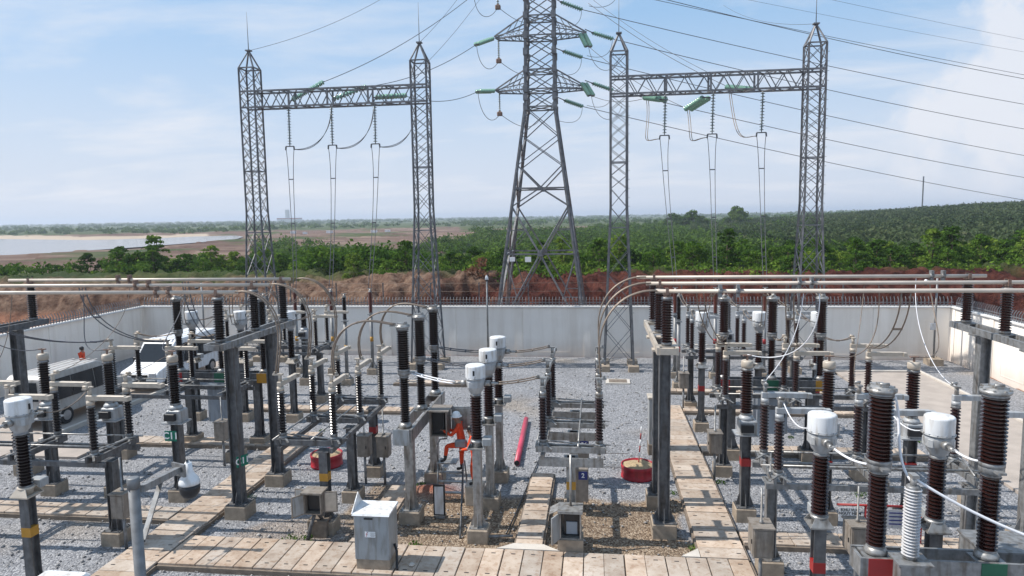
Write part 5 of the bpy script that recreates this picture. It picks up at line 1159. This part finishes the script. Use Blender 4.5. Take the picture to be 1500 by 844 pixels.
# ladder
t = thing('step_ladder', 'metal step ladder below the two workers in orange', 'ladder', (-4.1, 18.3, 0))
b = MB()
for x_ in (-0.36, 0.36): b.tube([(x_, -0.1, 0), (x_, 0.12, 1.05)], 0.028, 8); b.tube([(x_, 0.75, 0), (x_, 0.35, 1.05)], 0.022, 8)
b.tube([(-0.36, 0.12, 1.05), (-0.40, 0.14, 1.5), (-0.30, 0.16, 1.72), (-0.1, 0.2, 1.75)], 0.022, 8); b.build('rails', 'galv', t)
for z_ in (0.25, 0.55, 0.80): b = MB(); b.box((0, -0.1+0.21*z_, z_), (0.70, 0.12, 0.03)); b.build('step', 'galv_new', t)
b = MB(); b.box((-0.1, 0.2, 1.075), (0.56, 0.42, 0.035)); b.build('platform', 'galv_new', t)
b = MB(); b.tube([(0.36, 0.1, 0.9), (0.72, -2.25, 0.0)], 0.025, 8); b.build('prop_leg', 'galv_old', t)
# camera on a pole in the near left corner
t = thing('camera_pole', 'near steel pole with a bracket arm carrying a white dome camera, lower left', 'camera pole', (0, 0, 0))
p0 = at(195, 702, 6.5); b = MB(); b.tube([(p0.x, p0.y, 0), (p0.x, p0.y, p0.z)], 0.057, 18); b.lathe([(0.064, p0.z-0.10), (0.064, p0.z+0.012), (0.05, p0.z+0.02)], (p0.x, p0.y, 0), 18); mat('galv_mid', (0.165, 0.168, 0.172), 0.5, 0.35, 0.25, 9); b.build('pole', 'galv_mid', t)
a0 = Vector((p0.x+0.02, p0.y+0.08, p0.z-0.14)); a1 = at(262, 688, 8.1); b = MB(); b.bar(a0, a1, 0.075, 0.075); b.bar((p0.x+0.02, p0.y+0.05, p0.z-0.72), a0.lerp(a1, 0.5), 0.05, 0.03)
d_ = (a1-a0).normalized(); b.box(a1, (0.24, 0.03, 0.17), rz=rad(-20)); b.build('bracket', 'galv', t)
cc = Vector((a1.x+0.07, a1.y+0.10, a1.z)); b = MB(); b.tube([(cc.x-0.03, cc.y, cc.z-0.02), (cc.x, cc.y, cc.z+0.07), (cc.x+0.01, cc.y, cc.z)], 0.04, 12); b.lathe([(0.045, 0.06), (0.055, -0.05), (0.075, -0.10), (0.12, -0.155), (0.134, -0.20), (0.134, -0.23)], cc, 24); b.build('camera_housing', 'white_paint', t)
b = MB(); b.lathe([(0.130, -0.235), (0.132, -0.29), (0.120, -0.35), (0.09, -0.40), (0.05, -0.425), (0.0, -0.43)], cc, 24); b.build('camera_dome', 'black', t)
def cam_post(label, x, y, h, armx=0, box=False):
    t = thing('camera_post', label, 'camera post', (x, y, 0), 0, 'camera posts by the back wall')
    b = MB(); b.tube([(0, 0, 0.2), (0, 0, h)], 0.05, 10)
    if armx: b.tube([(0, 0, h-0.15), (armx, 0, h-0.1)], 0.025, 8)
    b.build('pole', 'galv', t); footing(t, 0, 0, 0.7, 0.35)
    b = MB(); b.lathe([(0.05, 0), (0.09, -0.1), (0.11, -0.22)], (armx, 0, h-0.05), 14); b.build('camera_housing', 'white_paint', t)
    b = MB(); b.lathe([(0.10, -0.222), (0.07, -0.30), (0.0, -0.33)], (armx, 0, h-0.05), 14); b.build('camera_dome', 'black', t)
    if box: b = MB(); b.box((-0.12, -0.05, 2.0), (0.22, 0.16, 0.34), ch=0.01); b.build('junction_box', 'poly_white', t)
cam_post('thin camera post before the back wall, near the pylon', -6.05, 37.7, 4.75)
cam_post('camera post with white junction box near the right wall corner', 17.4, 37.2, 4.5, -0.55, True)
cam_post('camera post by the left wall corner behind the white minibus', -22.6, 36.8, 4.45, -0.3)
b = MB(); b.tube([(11.7, 37.3, 0.05), (11.7, 37.3, 3.4)], 0.03, 8); tag(b.build('conduit_pipe', 'galv'), 'thin upright conduit before the back wall behind the right bay', 'pipe')

# ------------------------------------------------------------------ people
def person(label, joints, radii, edges, loc, rz, sink=True, hat=None, hair='black', shade=None):
    """joints: dict name -> (x, y, z); grown with a skin modifier into one mesh; clothes, skin and boots are face materials"""
    names_ = list(joints); me = bpy.data.meshes.new('person'); me.from_pydata([joints[n] for n in names_], [(names_.index(a), names_.index(b_)) for a, b_ in edges], [])
    o = bpy.data.objects.new('tmp', me); C.objects.link(o); o.modifiers.new('s', 'SKIN').use_smooth_shade = True; ss = o.modifiers.new('d', 'SUBSURF'); ss.levels = 2; ss.render_levels = 2
    for i, n in enumerate(names_):
        r = radii[n]; r = r if isinstance(r, tuple) else (r, r); me.skin_vertices[0].data[i].radius = r; me.skin_vertices[0].data[i].use_root = (n == 'pelvis')
    dg = bpy.context.evaluated_depsgraph_get(); m2 = bpy.data.meshes.new_from_object(o.evaluated_get(dg)); bpy.data.objects.remove(o)
    for m_ in ('orange_cloth', 'skin', 'boot', 'poly_white'): m2.materials.append(MAT[m_])
    J = {n: Vector(v) for n, v in joints.items()}
    def near_(c, ns): return min(((c-J[n]).length, n) for n in ns)
    for p in m2.polygons:
        d, n = near_(p.center, names_)
        p.material_index = 1 if (n in ('head', 'crown', 'face', 'chin', 'neck') or n.startswith(('hand', 'fing', 'thumb'))) else 2 if n.startswith(('foot', 'toe', 'ankle')) else 0; p.use_smooth = True
    o = bpy.data.objects.new('person', m2); C.objects.link(o); o.location = loc; o.rotation_euler = (0, 0, rz); tag(o, label, 'person', None)
    H_ = J['head']; fwd = (J['face']-H_).normalized(); up = Vector((0, 0, 1)); side_ = fwd.cross(up).normalized()
    for s_ in (-1, 1):
        b = MB(); c = J['face']+side_*0.033*s_+up*0.015; b.lathe([(0.001, -0.012), (0.010, -0.006), (0.012, 0), (0.010, 0.006), (0.001, 0.012)], c, 8); e = b.build('eye', 'black', o)
        b = MB(); c = H_+side_*0.085*s_; b.box(c, (0.02, 0.035, 0.06), ch=0.006); b.build('ear', 'skin', o)
    b = MB(); c = J['face']+fwd*0.018-up*0.012; b.box(c, (0.022, 0.03, 0.035), ch=0.006); b.build('nose', 'skin', o)
    b = MB(); c = J['face']+fwd*0.006-up*0.048; b.box(c, (0.03, 0.03, 0.008)); b.build('mouth', 'red_band', o)
    b = MB(); hc = H_+up*0.03
    if hat: b.lathe([(0.165, -0.01), (0.16, 0.012), (0.125, 0.02), (0.12, 0.06), (0.095, 0.11), (0.05, 0.135), (0.0, 0.14)], hc, 20); b.build('helmet', hat, o)
    else: b.lathe([(0.095, -0.06), (0.105, 0.0), (0.10, 0.06), (0.06, 0.105), (0.0, 0.115)], hc-fwd*0.02, 16); b.build('hair', hair, o)
    return o
def skeleton(pel, chest, head, face, sh, el, ha, hip, kn, an, toe):
    J = {'pelvis': pel, 'waist': tuple((Vector(pel)*.55+Vector(chest)*.45)), 'chest': chest}
    J['neck'] = tuple(Vector(chest).lerp(Vector(head), 0.60)); J['head'] = head; J['crown'] = (head[0], head[1], head[2]+0.06); J['face'] = face
    R_ = {'pelvis': (0.16, 0.13), 'waist': (0.15, 0.12), 'chest': (0.185, 0.13), 'neck': 0.052, 'head': (0.078, 0.085), 'crown': (0.065, 0.07), 'face': 0.05}
    E = [('pelvis', 'waist'), ('waist', 'chest'), ('chest', 'neck'), ('neck', 'head'), ('head', 'crown'), ('head', 'face')]
    for i, s_ in enumerate(('l', 'r')):
        J['shoulder'+s_] = sh[i]; J['elbow'+s_] = el[i]; J['wrist'+s_] = tuple(Vector(el[i]).lerp(Vector(ha[i]), 0.82)); J['hand'+s_] = ha[i]
        R_['shoulder'+s_] = 0.072; R_['elbow'+s_] = 0.05; R_['wrist'+s_] = 0.038; R_['hand'+s_] = (0.036, 0.02)
        E += [('chest', 'shoulder'+s_), ('shoulder'+s_, 'elbow'+s_), ('elbow'+s_, 'wrist'+s_), ('wrist'+s_, 'hand'+s_)]
        d = (Vector(ha[i])-Vector(el[i])).normalized(); sd = d.cross(Vector((0, 0, 1))).normalized(); up_ = sd.cross(d)
        for q, (of, ln) in enumerate(((-0.030, 0.060), (-0.010, 0.075), (0.010, 0.072), (0.030, 0.055))):
            a = Vector(ha[i])+sd*of+d*0.035; J[f'fing{q}a'+s_] = tuple(a); J[f'fing{q}b'+s_] = tuple(a+d*ln*0.7-up_*0.02); J[f'fing{q}c'+s_] = tuple(a+d*ln*0.85-up_*0.05)
            for w_ in 'abc': R_[f'fing{q}{w_}'+s_] = 0.009
            E += [('hand'+s_, f'fing{q}a'+s_), (f'fing{q}a'+s_, f'fing{q}b'+s_), (f'fing{q}b'+s_, f'fing{q}c'+s_)]
        a = Vector(ha[i])+sd*(-0.045 if i else 0.045); J['thumb'+s_] = tuple(a+d*0.03-up_*0.02); R_['thumb'+s_] = 0.010; E.append(('hand'+s_, 'thumb'+s_))
        J['hip'+s_] = hip[i]; J['knee'+s_] = kn[i]; J['ankle'+s_] = an[i]; J['toe'+s_] = toe[i]
        J['thigh'+s_] = tuple(Vector(hip[i]).lerp(Vector(kn[i]), 0.4)); J['calf'+s_] = tuple(Vector(kn[i]).lerp(Vector(an[i]), 0.35))
        R_['hip'+s_] = 0.10; R_['thigh'+s_] = 0.092; R_['knee'+s_] = 0.068; R_['calf'+s_] = 0.066; R_['ankle'+s_] = 0.045; R_['toe'+s_] = (0.045, 0.03)
        E += [('pelvis', 'hip'+s_), ('hip'+s_, 'thigh'+s_), ('thigh'+s_, 'knee'+s_), ('knee'+s_, 'calf'+s_), ('calf'+s_, 'ankle'+s_), ('ankle'+s_, 'toe'+s_)]
    return J, R_, E
# worker on the ladder, facing left, reaching into the drive box (local +x is the right of the picture)
J, R_, E = skeleton((0.10, 0.0, 0.88), (0.06, 0.0, 1.30), (-0.04, 0.0, 1.60), (-0.13, 0.0, 1.58),
    ((0.06, -0.18, 1.36), (0.06, 0.18, 1.36)), ((-0.16, -0.21, 1.13), (-0.16, 0.20, 1.12)), ((-0.40, -0.10, 1.24), (-0.40, 0.14, 1.25)),
    ((0.08, -0.10, 0.84), (0.10, 0.10, 0.84)), ((-0.30, -0.13, 0.80), (0.06, 0.13, 0.44)), ((-0.36, -0.14, 0.40), (0.06, 0.14, 0.07)), ((-0.50, -0.15, 0.35), (-0.10, 0.15, 0.03)))
w1 = person('worker in orange overalls and white helmet standing on the ladder, reaching left', J, R_, E, (-3.86, 18.40, 0.80), 0, hat='sign_white')
b = MB(); b.box((0.12, -0.20, 0.92), (0.34, 0.14, 0.20), ch=0.04); o = b.build('tool_bag', 'bag_grey'); o.location = (-3.86, 18.40, 0.80); tag(o, 'grey tool bag hanging at the hip of the helmeted worker', 'bag')
J, R_, E = skeleton((0.06, 0.0, 0.90), (-0.02, 0.0, 1.28), (-0.08, 0.0, 1.54), (-0.16, 0.0, 1.50),
    ((-0.02, -0.18, 1.34), (0.0, 0.18, 1.34)), ((-0.10, -0.24, 1.08), (-0.12, 0.20, 1.08)), ((-0.30, -0.16, 1.02), (-0.34, 0.10, 1.10)),
    ((0.06, -0.10, 0.86), (0.06, 0.10, 0.86)), ((-0.02, -0.12, 0.46), (0.05, 0.13, 0.46)), ((0.02, -0.12, 0.07), (0.07, 0.14, 0.07)), ((-0.12, -0.13, 0.03), (-0.08, 0.15, 0.03)))
person('dark-haired worker in orange overalls half hidden behind the nearest domed transformer', J, R_, E, (-3.40, 18.22, 0.55), 0)
J, R_, E = skeleton((0, 0, 0.90), (0.0, 0.0, 1.30), (0.03, 0.0, 1.56), (0.11, -0.03, 1.54),
    ((-0.02, -0.19, 1.36), (0.0, 0.19, 1.36)), ((0.04, -0.25, 1.08), (0.0, 0.25, 1.08)), ((0.16, -0.20, 0.92), (0.06, 0.22, 0.86)),
    ((0, -0.10, 0.86), (0, 0.10, 0.86)), ((0.02, -0.11, 0.46), (0.0, 0.12, 0.46)), ((0.0, -0.12, 0.07), (0.0, 0.13, 0.07)), ((0.14, -0.13, 0.03), (0.14, 0.15, 0.03)))
person('person in orange overalls standing by the left wall behind the cream-roofed minibus', J, R_, E, (-26.2, 31.6, 0), 0.3)
# a platform block below the second worker
b = MB(); b.box((-3.38, 18.24, 0.275), (0.5, 0.5, 0.55), ch=0.02); tag(b.build('wooden_step_block', 'arm_cream'), 'pale block the half hidden worker stands on', 'block')

# ------------------------------------------------------------------ vegetation
def leaf_cloud(rng, centres, radii, per, size, flat=0.8):
    n = len(centres)*per
    c = np.repeat(centres, per, 0); r = np.repeat(radii, per)
    d = rng.normal(size=(n, 3)); d /= np.linalg.norm(d, axis=1)[:, None]; d[:, 2] = np.abs(d[:, 2])*0.75+d[:, 2]*0.25
    p = c + d*(r*rng.uniform(0.62, 1.08, n))[:, None]*np.array([1, 1, flat])
    nrm = d + rng.normal(size=(n, 3))*0.55; nrm /= np.linalg.norm(nrm, axis=1)[:, None]
    a = np.cross(nrm, rng.normal(size=(n, 3))); a /= np.linalg.norm(a, axis=1)[:, None]; bb = np.cross(nrm, a)
    s = (size*rng.uniform(0.6, 1.4, n)*(r/np.mean(radii))**0.5)[:, None]
    V = np.stack([p-a*s, p-bb*s*0.55, p+a*s, p+bb*s*0.55], 1).reshape(-1, 3)
    return V, np.arange(4*n).reshape(n, 4)
def mesh_np(name, V, F, m):
    me = bpy.data.meshes.new(name); fast_mesh(me, V, F); me.materials.append(MAT[m]); return me
variants = []
def tree_proto(seed, H, Rr, ncl, per, size, low=0.15, m='leaf'):
    r = np.random.default_rng(seed); th = r.uniform(0, 2*pi, ncl); hz = r.uniform(low*0.5, 1, ncl)**1.05
    prof = np.sqrt(np.clip(1.04-hz**1.7, 0.03, 1)); rad_ = Rr*np.sqrt(r.uniform(0.05, 1, ncl))*prof
    cen = np.stack([np.cos(th)*rad_, np.sin(th)*rad_, hz*H*0.9], 1); rr = r.uniform(0.28, 0.55, ncl)*Rr*0.62
    V, F = leaf_cloud(r, cen, rr, per, size)
    crown = mesh_np('crown', V, F, m)
    b = MB(); b.tube([(0, 0, -0.3), (0.03, 0.02, H*0.3), (0.0, 0.05, H*0.55), (0.05, 0, H*0.85)], [0.09, 0.07, 0.05, 0.02], 7)
    for k in range(6):
        i = int(r.integers(ncl)); z = H*r.uniform(0.15, 0.5); b.tube([(0, 0, z), tuple(cen[i]*np.array([.5, .5, .5])+np.array([0, 0, z*.5])), tuple(cen[i])], [0.045, 0.03, 0.012], 5)
    tr = b.build('trunk', 'bark'); me = tr.data; bpy.data.objects.remove(tr); return crown, me
protos = [tree_proto(11+i, *a) for i, a in enumerate(((3.6, 1.9, 46, 42, 0.14), (4.2, 1.7, 50, 42, 0.14), (3.0, 2.2, 44, 42, 0.14), (4.8, 1.6, 54, 42, 0.14), (2.4, 1.7, 34, 42, 0.13), (3.4, 2.4, 52, 42, 0.15)))]
def add_tree(kind, x, y, z, s, rz, label, group, name='scrub_tree', cat='tree'):
    crown, trunk = protos[kind]
    r_ = bpy.data.objects.new(name, None); C.objects.link(r_); r_.location = (x, y, z); r_.rotation_euler = (0, 0, rz); r_.scale = (s, s, s*random.uniform(0.9, 1.15)); tag(r_, label, cat, group)
    for n_, me_ in (('crown', crown), ('trunk', trunk)): o = bpy.data.objects.new(n_, me_); C.objects.link(o); o.parent = r_
    return r_
random.seed(21)
def gz(x, y):
    """ground height from the terrain sheet"""
    r = math.hypot(x, y); a = math.atan2(x, y); i = min(max(np.searchsorted(rs, r), 1), len(rs)-1); j = int(round((a-ths[0])/(ths[1]-ths[0]))); j = min(max(j, 0), len(ths)-1)
    return float(min(Z[i, j], Z[i-1, j]))
SCR = 'bushy young trees in the scrub behind the earth bank'
cnt = 0
d_ = 58.5
while d_ < 92 and cnt < 282:
    a = rad(-47)
    while a < rad(38) and cnt < 282:
        dd = d_+random.uniform(-1.4, 1.4); aa = a+random.uniform(-0.012, 0.012); x, y = dd*sin(aa)*1.0, dd*cos(aa)
        a += random.uniform(2.0, 3.2)/d_
        if y < (63.5 if x < -22 else 57.5)+1.0*sin(x*0.3): continue
        if x < -36 and y < 66 and random.random() < 0.5: continue
        den_ = noise.noise(Vector((x*0.06, y*0.06, 4.0)))
        if den_ < -0.28: continue
        k = random.randrange(6); s = random.uniform(0.50, 0.78)*(1.0 if x > -8 else 0.88)*(1+max(0, d_-62)*0.012)
        add_tree(k, x, y, gz(x, y)-0.25, s, random.uniform(0, 6.28), 'bushy young tree in the green scrub just behind the earth bank', SCR); cnt += 1
    d_ += 2.9
add_tree(3, -45.5, 66, gz(-45.5, 66)-0.8, 0.95, 1.0, 'taller slim tree standing out above the scrub before the lake', None, 'lakeside_tree')
add_tree(1, -42.3, 66.5, gz(-42.3, 66.5)-0.6, 0.80, 2.0, 'second rounder tree right of the slim one before the lake', None, 'lakeside_tree')
add_tree(5, -47.6, 66, gz(-47.6, 66)-0.3, 0.72, 3.0, 'low leafy tree at the left end of the lakeside pair', None, 'lakeside_tree')
# low plants on the crest and between the trees
r = np.random.default_rng(5); n = 2600; aa = r.uniform(rad(-50), rad(42), n); dd = 55.5+r.uniform(0, 1, n)**1.6*45; xx = dd*np.sin(aa); yy = dd*np.cos(aa); ok = (yy > np.where(xx < -20, 62.5, 56.0)+1.2*np.sin(xx*0.35)) & (xx > -80)
xx, yy = xx[ok], yy[ok]; zz_ = np.array([gz(a, b_) for a, b_ in zip(xx, yy)])
V, F = leaf_cloud(r, np.stack([xx, yy, zz_+0.15], 1), r.uniform(0.35, 0.95, len(xx)), 26, 0.13); o = bpy.data.objects.new('undergrowth', mesh_np('undergrowth', V, F, 'leaf')); C.objects.link(o); o['kind'] = 'stuff'; o['label'] = 'low green undergrowth behind the earth bank'; o['category'] = 'undergrowth'
b_ = tree_proto(77, 1.6, 1.5, 16, 60, 0.10, 0.05, 'dry_bush')
r_ = thing('dry_bush', 'reddish brown dry bush on the crest of the earth bank left of the pylon', 'bush', (-9.4, 55.3, 3.0))
for n_, me_ in (('twigs', b_[0]), ('stem', b_[1])): o = bpy.data.objects.new(n_, me_); C.objects.link(o); o.parent = r_
# woods further off, one mass each
def wood(name, label, pts, rad_, per, size, m, flat=0.85):
    V, F = leaf_cloud(np.random.default_rng(9), pts, rad_, per, size, flat); o = bpy.data.objects.new(name, mesh_np(name, V, F, m)); C.objects.link(o); o['kind'] = 'stuff'; o['label'] = label; o['category'] = 'woodland'; return o
def scatter(n, a0, a1, d0, d1, pw=1.0, seed=1):
    r = np.random.default_rng(seed); a = r.uniform(rad(a0), rad(a1), n); d = d0*(d1/d0)**(r.uniform(0, 1, n)**pw); return d*np.sin(a), d*np.cos(a), d, r
# belt of scrub wood 85 - 330 m
x, y, d, r = scatter(8200, -36, 42, 80, 420, 0.85, 2)
lk = pdist(x, y, LAKE) > 14; angs = x/y; n0 = np.array([noise.noise(Vector((a*0.03, b_*0.012, 21.0))) for a, b_ in zip(x, y)])
keep = lk & ~((angs < -0.16+0.09*n0) & (d > np.where(angs > -0.52, 205, 120)+85*n0+14*np.sin(x*0.11))) & ~((angs < 0.0) & (d > 330)) & ~((angs > 0.30) & (d > 125))
nn = np.array([noise.noise(Vector((a*0.018, b_*0.018, 2.0))) for a, b_ in zip(x, y)]); keep &= nn > -0.32
x, y, d = x[keep], y[keep], d[keep]; z = np.array([gz(a, b_) for a, b_ in zip(x, y)]); rr = r.uniform(1.0, 2.0, len(x))*(d/110)**0.35
pts = np.stack([x, y, z+r.uniform(0.3, 1.0, len(x))*rr*1.05], 1); wood('scrub_woodland', 'dense green scrub woodland stretching away behind the bank', pts, rr, 46, 0.34, 'leaf_wood')
# left strip of low trees beside the dirt
x, y, d, r = scatter(2600, -47, -14, 64, 116, 0.9, 12); keep = (pdist(x, y, LAKE) > 20) & (y > 60) & ((x/y > -0.62) | (d < 90)); nn = np.array([noise.noise(Vector((a*0.07, b_*0.07, 11.0))) for a, b_ in zip(x, y)]); keep &= (nn > -0.12) & ~((x/y < -0.58) & (x/y > -0.70) & (nn < 0.22)) & ((x/y > -0.5) | (nn > -0.08)); LOW = np.where(x/y < -0.5, 0.62, 1.0)[keep]; x, y, d = x[keep], y[keep], d[keep]
z = np.array([gz(a, b_) for a, b_ in zip(x, y)]); rr = r.uniform(0.7, 1.6, len(x))*LOW; wood('scrub_thicket', 'thicket of low green shrubs left of the gantry before the dirt flats', np.stack([x, y, z+rr*r.uniform(0.3, 1.3, len(x))], 1), rr, 34, 0.2, 'leaf')
# rubber plantation in rows on the rise
rows = []
r = np.random.default_rng(4)
for i in range(64):
    yr = 112+i*5.2
    for xk in np.arange(0.14*yr, 0.98*yr, 3.1+yr/180):
        if xk/yr > 0.16+0.10*math.exp(-((yr-130)/60)**2) or yr > 250: rows.append((xk+r.normal()*0.5, yr+r.normal()*0.6+0.05*xk))
rows = np.array(rows); 
if len(rows) > 4200: rows = rows[r.permutation(len(rows))[:4200]]
z = np.array([gz(a, b_) for a, b_ in rows]); rr = r.uniform(1.25, 1.9, len(rows)); dd = np.hypot(rows[:, 0], rows[:, 1])
wood('rubber_plantation', 'plantation of dull green trees in rows covering the rise on the right', np.stack([rows[:, 0], rows[:, 1], z+2.4+r.uniform(-0.5, 0.7, len(rows))], 1), rr, 42, 0.40, 'leaf_rubber', 1.0)
# far tree lines to the horizon
x, y, d, r = scatter(5200, -46, 44, 440, 4200, 0.9, 6); angs = x/y
nn = np.array([noise.noise(Vector((a*0.006, b_*0.006, 6.0))) for a, b_ in zip(x, y)]); keep = (nn > -0.10) & ~inpoly(x, y, LAKE) & ((pdist(x, y, LAKE) > 60) | (d > 620))
keep &= ~((angs > -0.55) & (angs < 0.0) & (d < 600)) & ~((angs > 0.3) & (d < 500))
x, y, d = x[keep], y[keep], d[keep]; z = np.array([gz(a, b_) for a, b_ in zip(x, y)]); rr = r.uniform(2.2, 4.2, len(x))*(d/700)**0.35
o = wood('distant_woods', 'distant low woods fading toward the horizon', np.stack([x, y, z+rr*0.4], 1), rr*np.where(d > 1500, 1.5, 1.0), 26, 1.5, 'leaf_wood', 0.75)
# individual tall trees on the skyline right of centre
big = [tree_proto(91, 9.5, 5.5, 34, 70, 0.42, 0.12, 'leaf_wood'), tree_proto(92, 8.5, 4.4, 30, 70, 0.42, 0.12, 'leaf_wood')]
protos += big
for i, (px, dd) in enumerate(((985, 330), (1000, 325), (1015, 330), (1028, 335), (1078, 330), (1092, 345), (1120, 420), (960, 400))):
    p = at(px, 330, dd); add_tree(6+i % 2, p.x, dd, gz(p.x, dd)-0.3, (1.0, 0.95, 1.0, 0.85, 1.18, 0.8, 0.7, 0.7)[i], i*1.3, ('leftmost', 'second', 'third', 'fourth', 'large domed', 'small', 'hazy far', 'hazy left')[i]+' tall tree on the skyline right of centre', 'skyline trees', 'skyline_tree')
# far mast, factory and works sheds
t = thing('radio_mast', 'thin mast standing on the skyline above the plantation at right', 'mast', (at(1351, 300, 420).x, 420, 0))
b = MB(); b.bar((0, 0, 3), (0, 0, 27), 0.55); b.build('mast_body', 'lattice', t)
t = thing('distant_factory', 'pale red factory with a tower on the hazy horizon at left', 'factory', (at(424, 318, 1900).x, 1900, -1))
b = MB(); b.box((0, 0, 7), (62, 30, 14)); b.build('hall', 'wall_cap', t); b = MB(); b.box((0, 0, 12.5), (63, 31, 3)); b.build('red_band', 'red_clay', t); b = MB(); b.box((-6, 0, 24), (9, 9, 28)); b.build('tower', 'wall_cap', t)
for i, (px, py, w_) in enumerate(((483, 345, 3.6), (430, 347, 2.6), (548, 344, 3.4), (568, 344, 2.8), (447, 346, 2.0))):
    p = at(px, py, 420); b = MB(); b.box((0, 0, 0.7), (w_, 2.4, 1.4)); b.prism([(-w_/2-.1, -1.3), (w_/2+.1, -1.3), (w_/2+.1, 1.3), (-w_/2-.1, 1.3)], 1.4, 1.6); o = b.build('site_shed', 'sign_white'); o.location = (p.x, 420, gz(p.x, 420)); tag(o, f'{("largest", "leftmost", "right", "rightmost", "second")[i]} tiny white site shed on the distant dirt flats', 'shed', 'white site sheds')

# loose stones over the gravel and the edges of the slabs, and a few weeds
r = np.random.default_rng(33); n = 5200; sx_ = r.uniform(-20, 11, n); sy_ = 12.5+r.uniform(0, 1, n)**1.3*22
V = []; F = []; base = np.array([(1, 0, 0), (0, 1, 0), (-1, 0, 0), (0, -1, 0), (0, 0, 1), (0, 0, -1)], float); tri = np.array([(0, 1, 4), (1, 2, 4), (2, 3, 4), (3, 0, 4), (1, 0, 5), (2, 1, 5), (3, 2, 5), (0, 3, 5)])
sz = r.uniform(0.018, 0.045, n)*r.choice([1, 1, 1, 1.5], n)
P3 = np.stack([sx_, sy_, np.full(n, 0.012)], 1)[:, None, :] + (base[None]*r.uniform(0.6, 1.3, (n, 6, 3)))*sz[:, None, None]*np.array([1, 1, 0.7])
me_ = bpy.data.meshes.new('loose_stones'); fast_mesh(me_, P3.reshape(-1, 3), (tri[None]+6*np.arange(n)[:, None, None]).reshape(-1, 3)); mat('stone_grey', (0.16, 0.155, 0.155), 0.9, 0, 0.3, 3, col2=(0.42, 0.40, 0.38)); me_.materials.append(MAT['stone_grey'])
o = bpy.data.objects.new('loose_stones', me_); C.objects.link(o); o['kind'] = 'stuff'; o['label'] = 'loose larger stones scattered over the gravel yard'; o['category'] = 'stones'
wx = np.array([-7.6, -7.2, -10.3, -1.1, 2.2, 3.7, -4.4, 10.9, 7.4, -16.2, 11.2, -5.2, -9.9, 2.3, 6.9]); wy = np.array([15.5, 15.6, 24.1, 15.5, 19.3, 20.2, 15.5, 26.4, 19.6, 21.6, 24.5, 19.2, 17.9, 16.0, 24.6])
V, F = leaf_cloud(r, np.stack([wx, wy, np.full(len(wx), 0.02)], 1), r.uniform(0.10, 0.24, len(wx)), 60, 0.03, 0.6); o = bpy.data.objects.new('weeds', mesh_np('weeds', V, F, 'leaf')); C.objects.link(o); o['kind'] = 'stuff'; o['label'] = 'small weeds growing in the gravel'; o['category'] = 'weeds'

# ------------------------------------------------------------------ haze
m = bpy.data.materials.new('haze'); m.use_nodes = True; t = m.node_tree; t.nodes.clear(); o_ = N(t, 'ShaderNodeOutputMaterial'); v = N(t, 'ShaderNodeVolumePrincipled')
v.inputs['Color'].default_value = (0.80, 0.88, 1.0, 1); v.inputs['Density'].default_value = 0.00030; v.inputs['Anisotropy'].default_value = 0.2; t.links.new(v.outputs[0], o_.inputs['Volume']); MAT['haze'] = m
b = MB(); zlo, zhi = float(Z.min())-1.5, 46.0; b.box((0, 4000, (zlo+zhi)/2), (19000, 11000, zhi-zlo)); o = b.build('haze', 'haze'); o['kind'] = 'stuff'
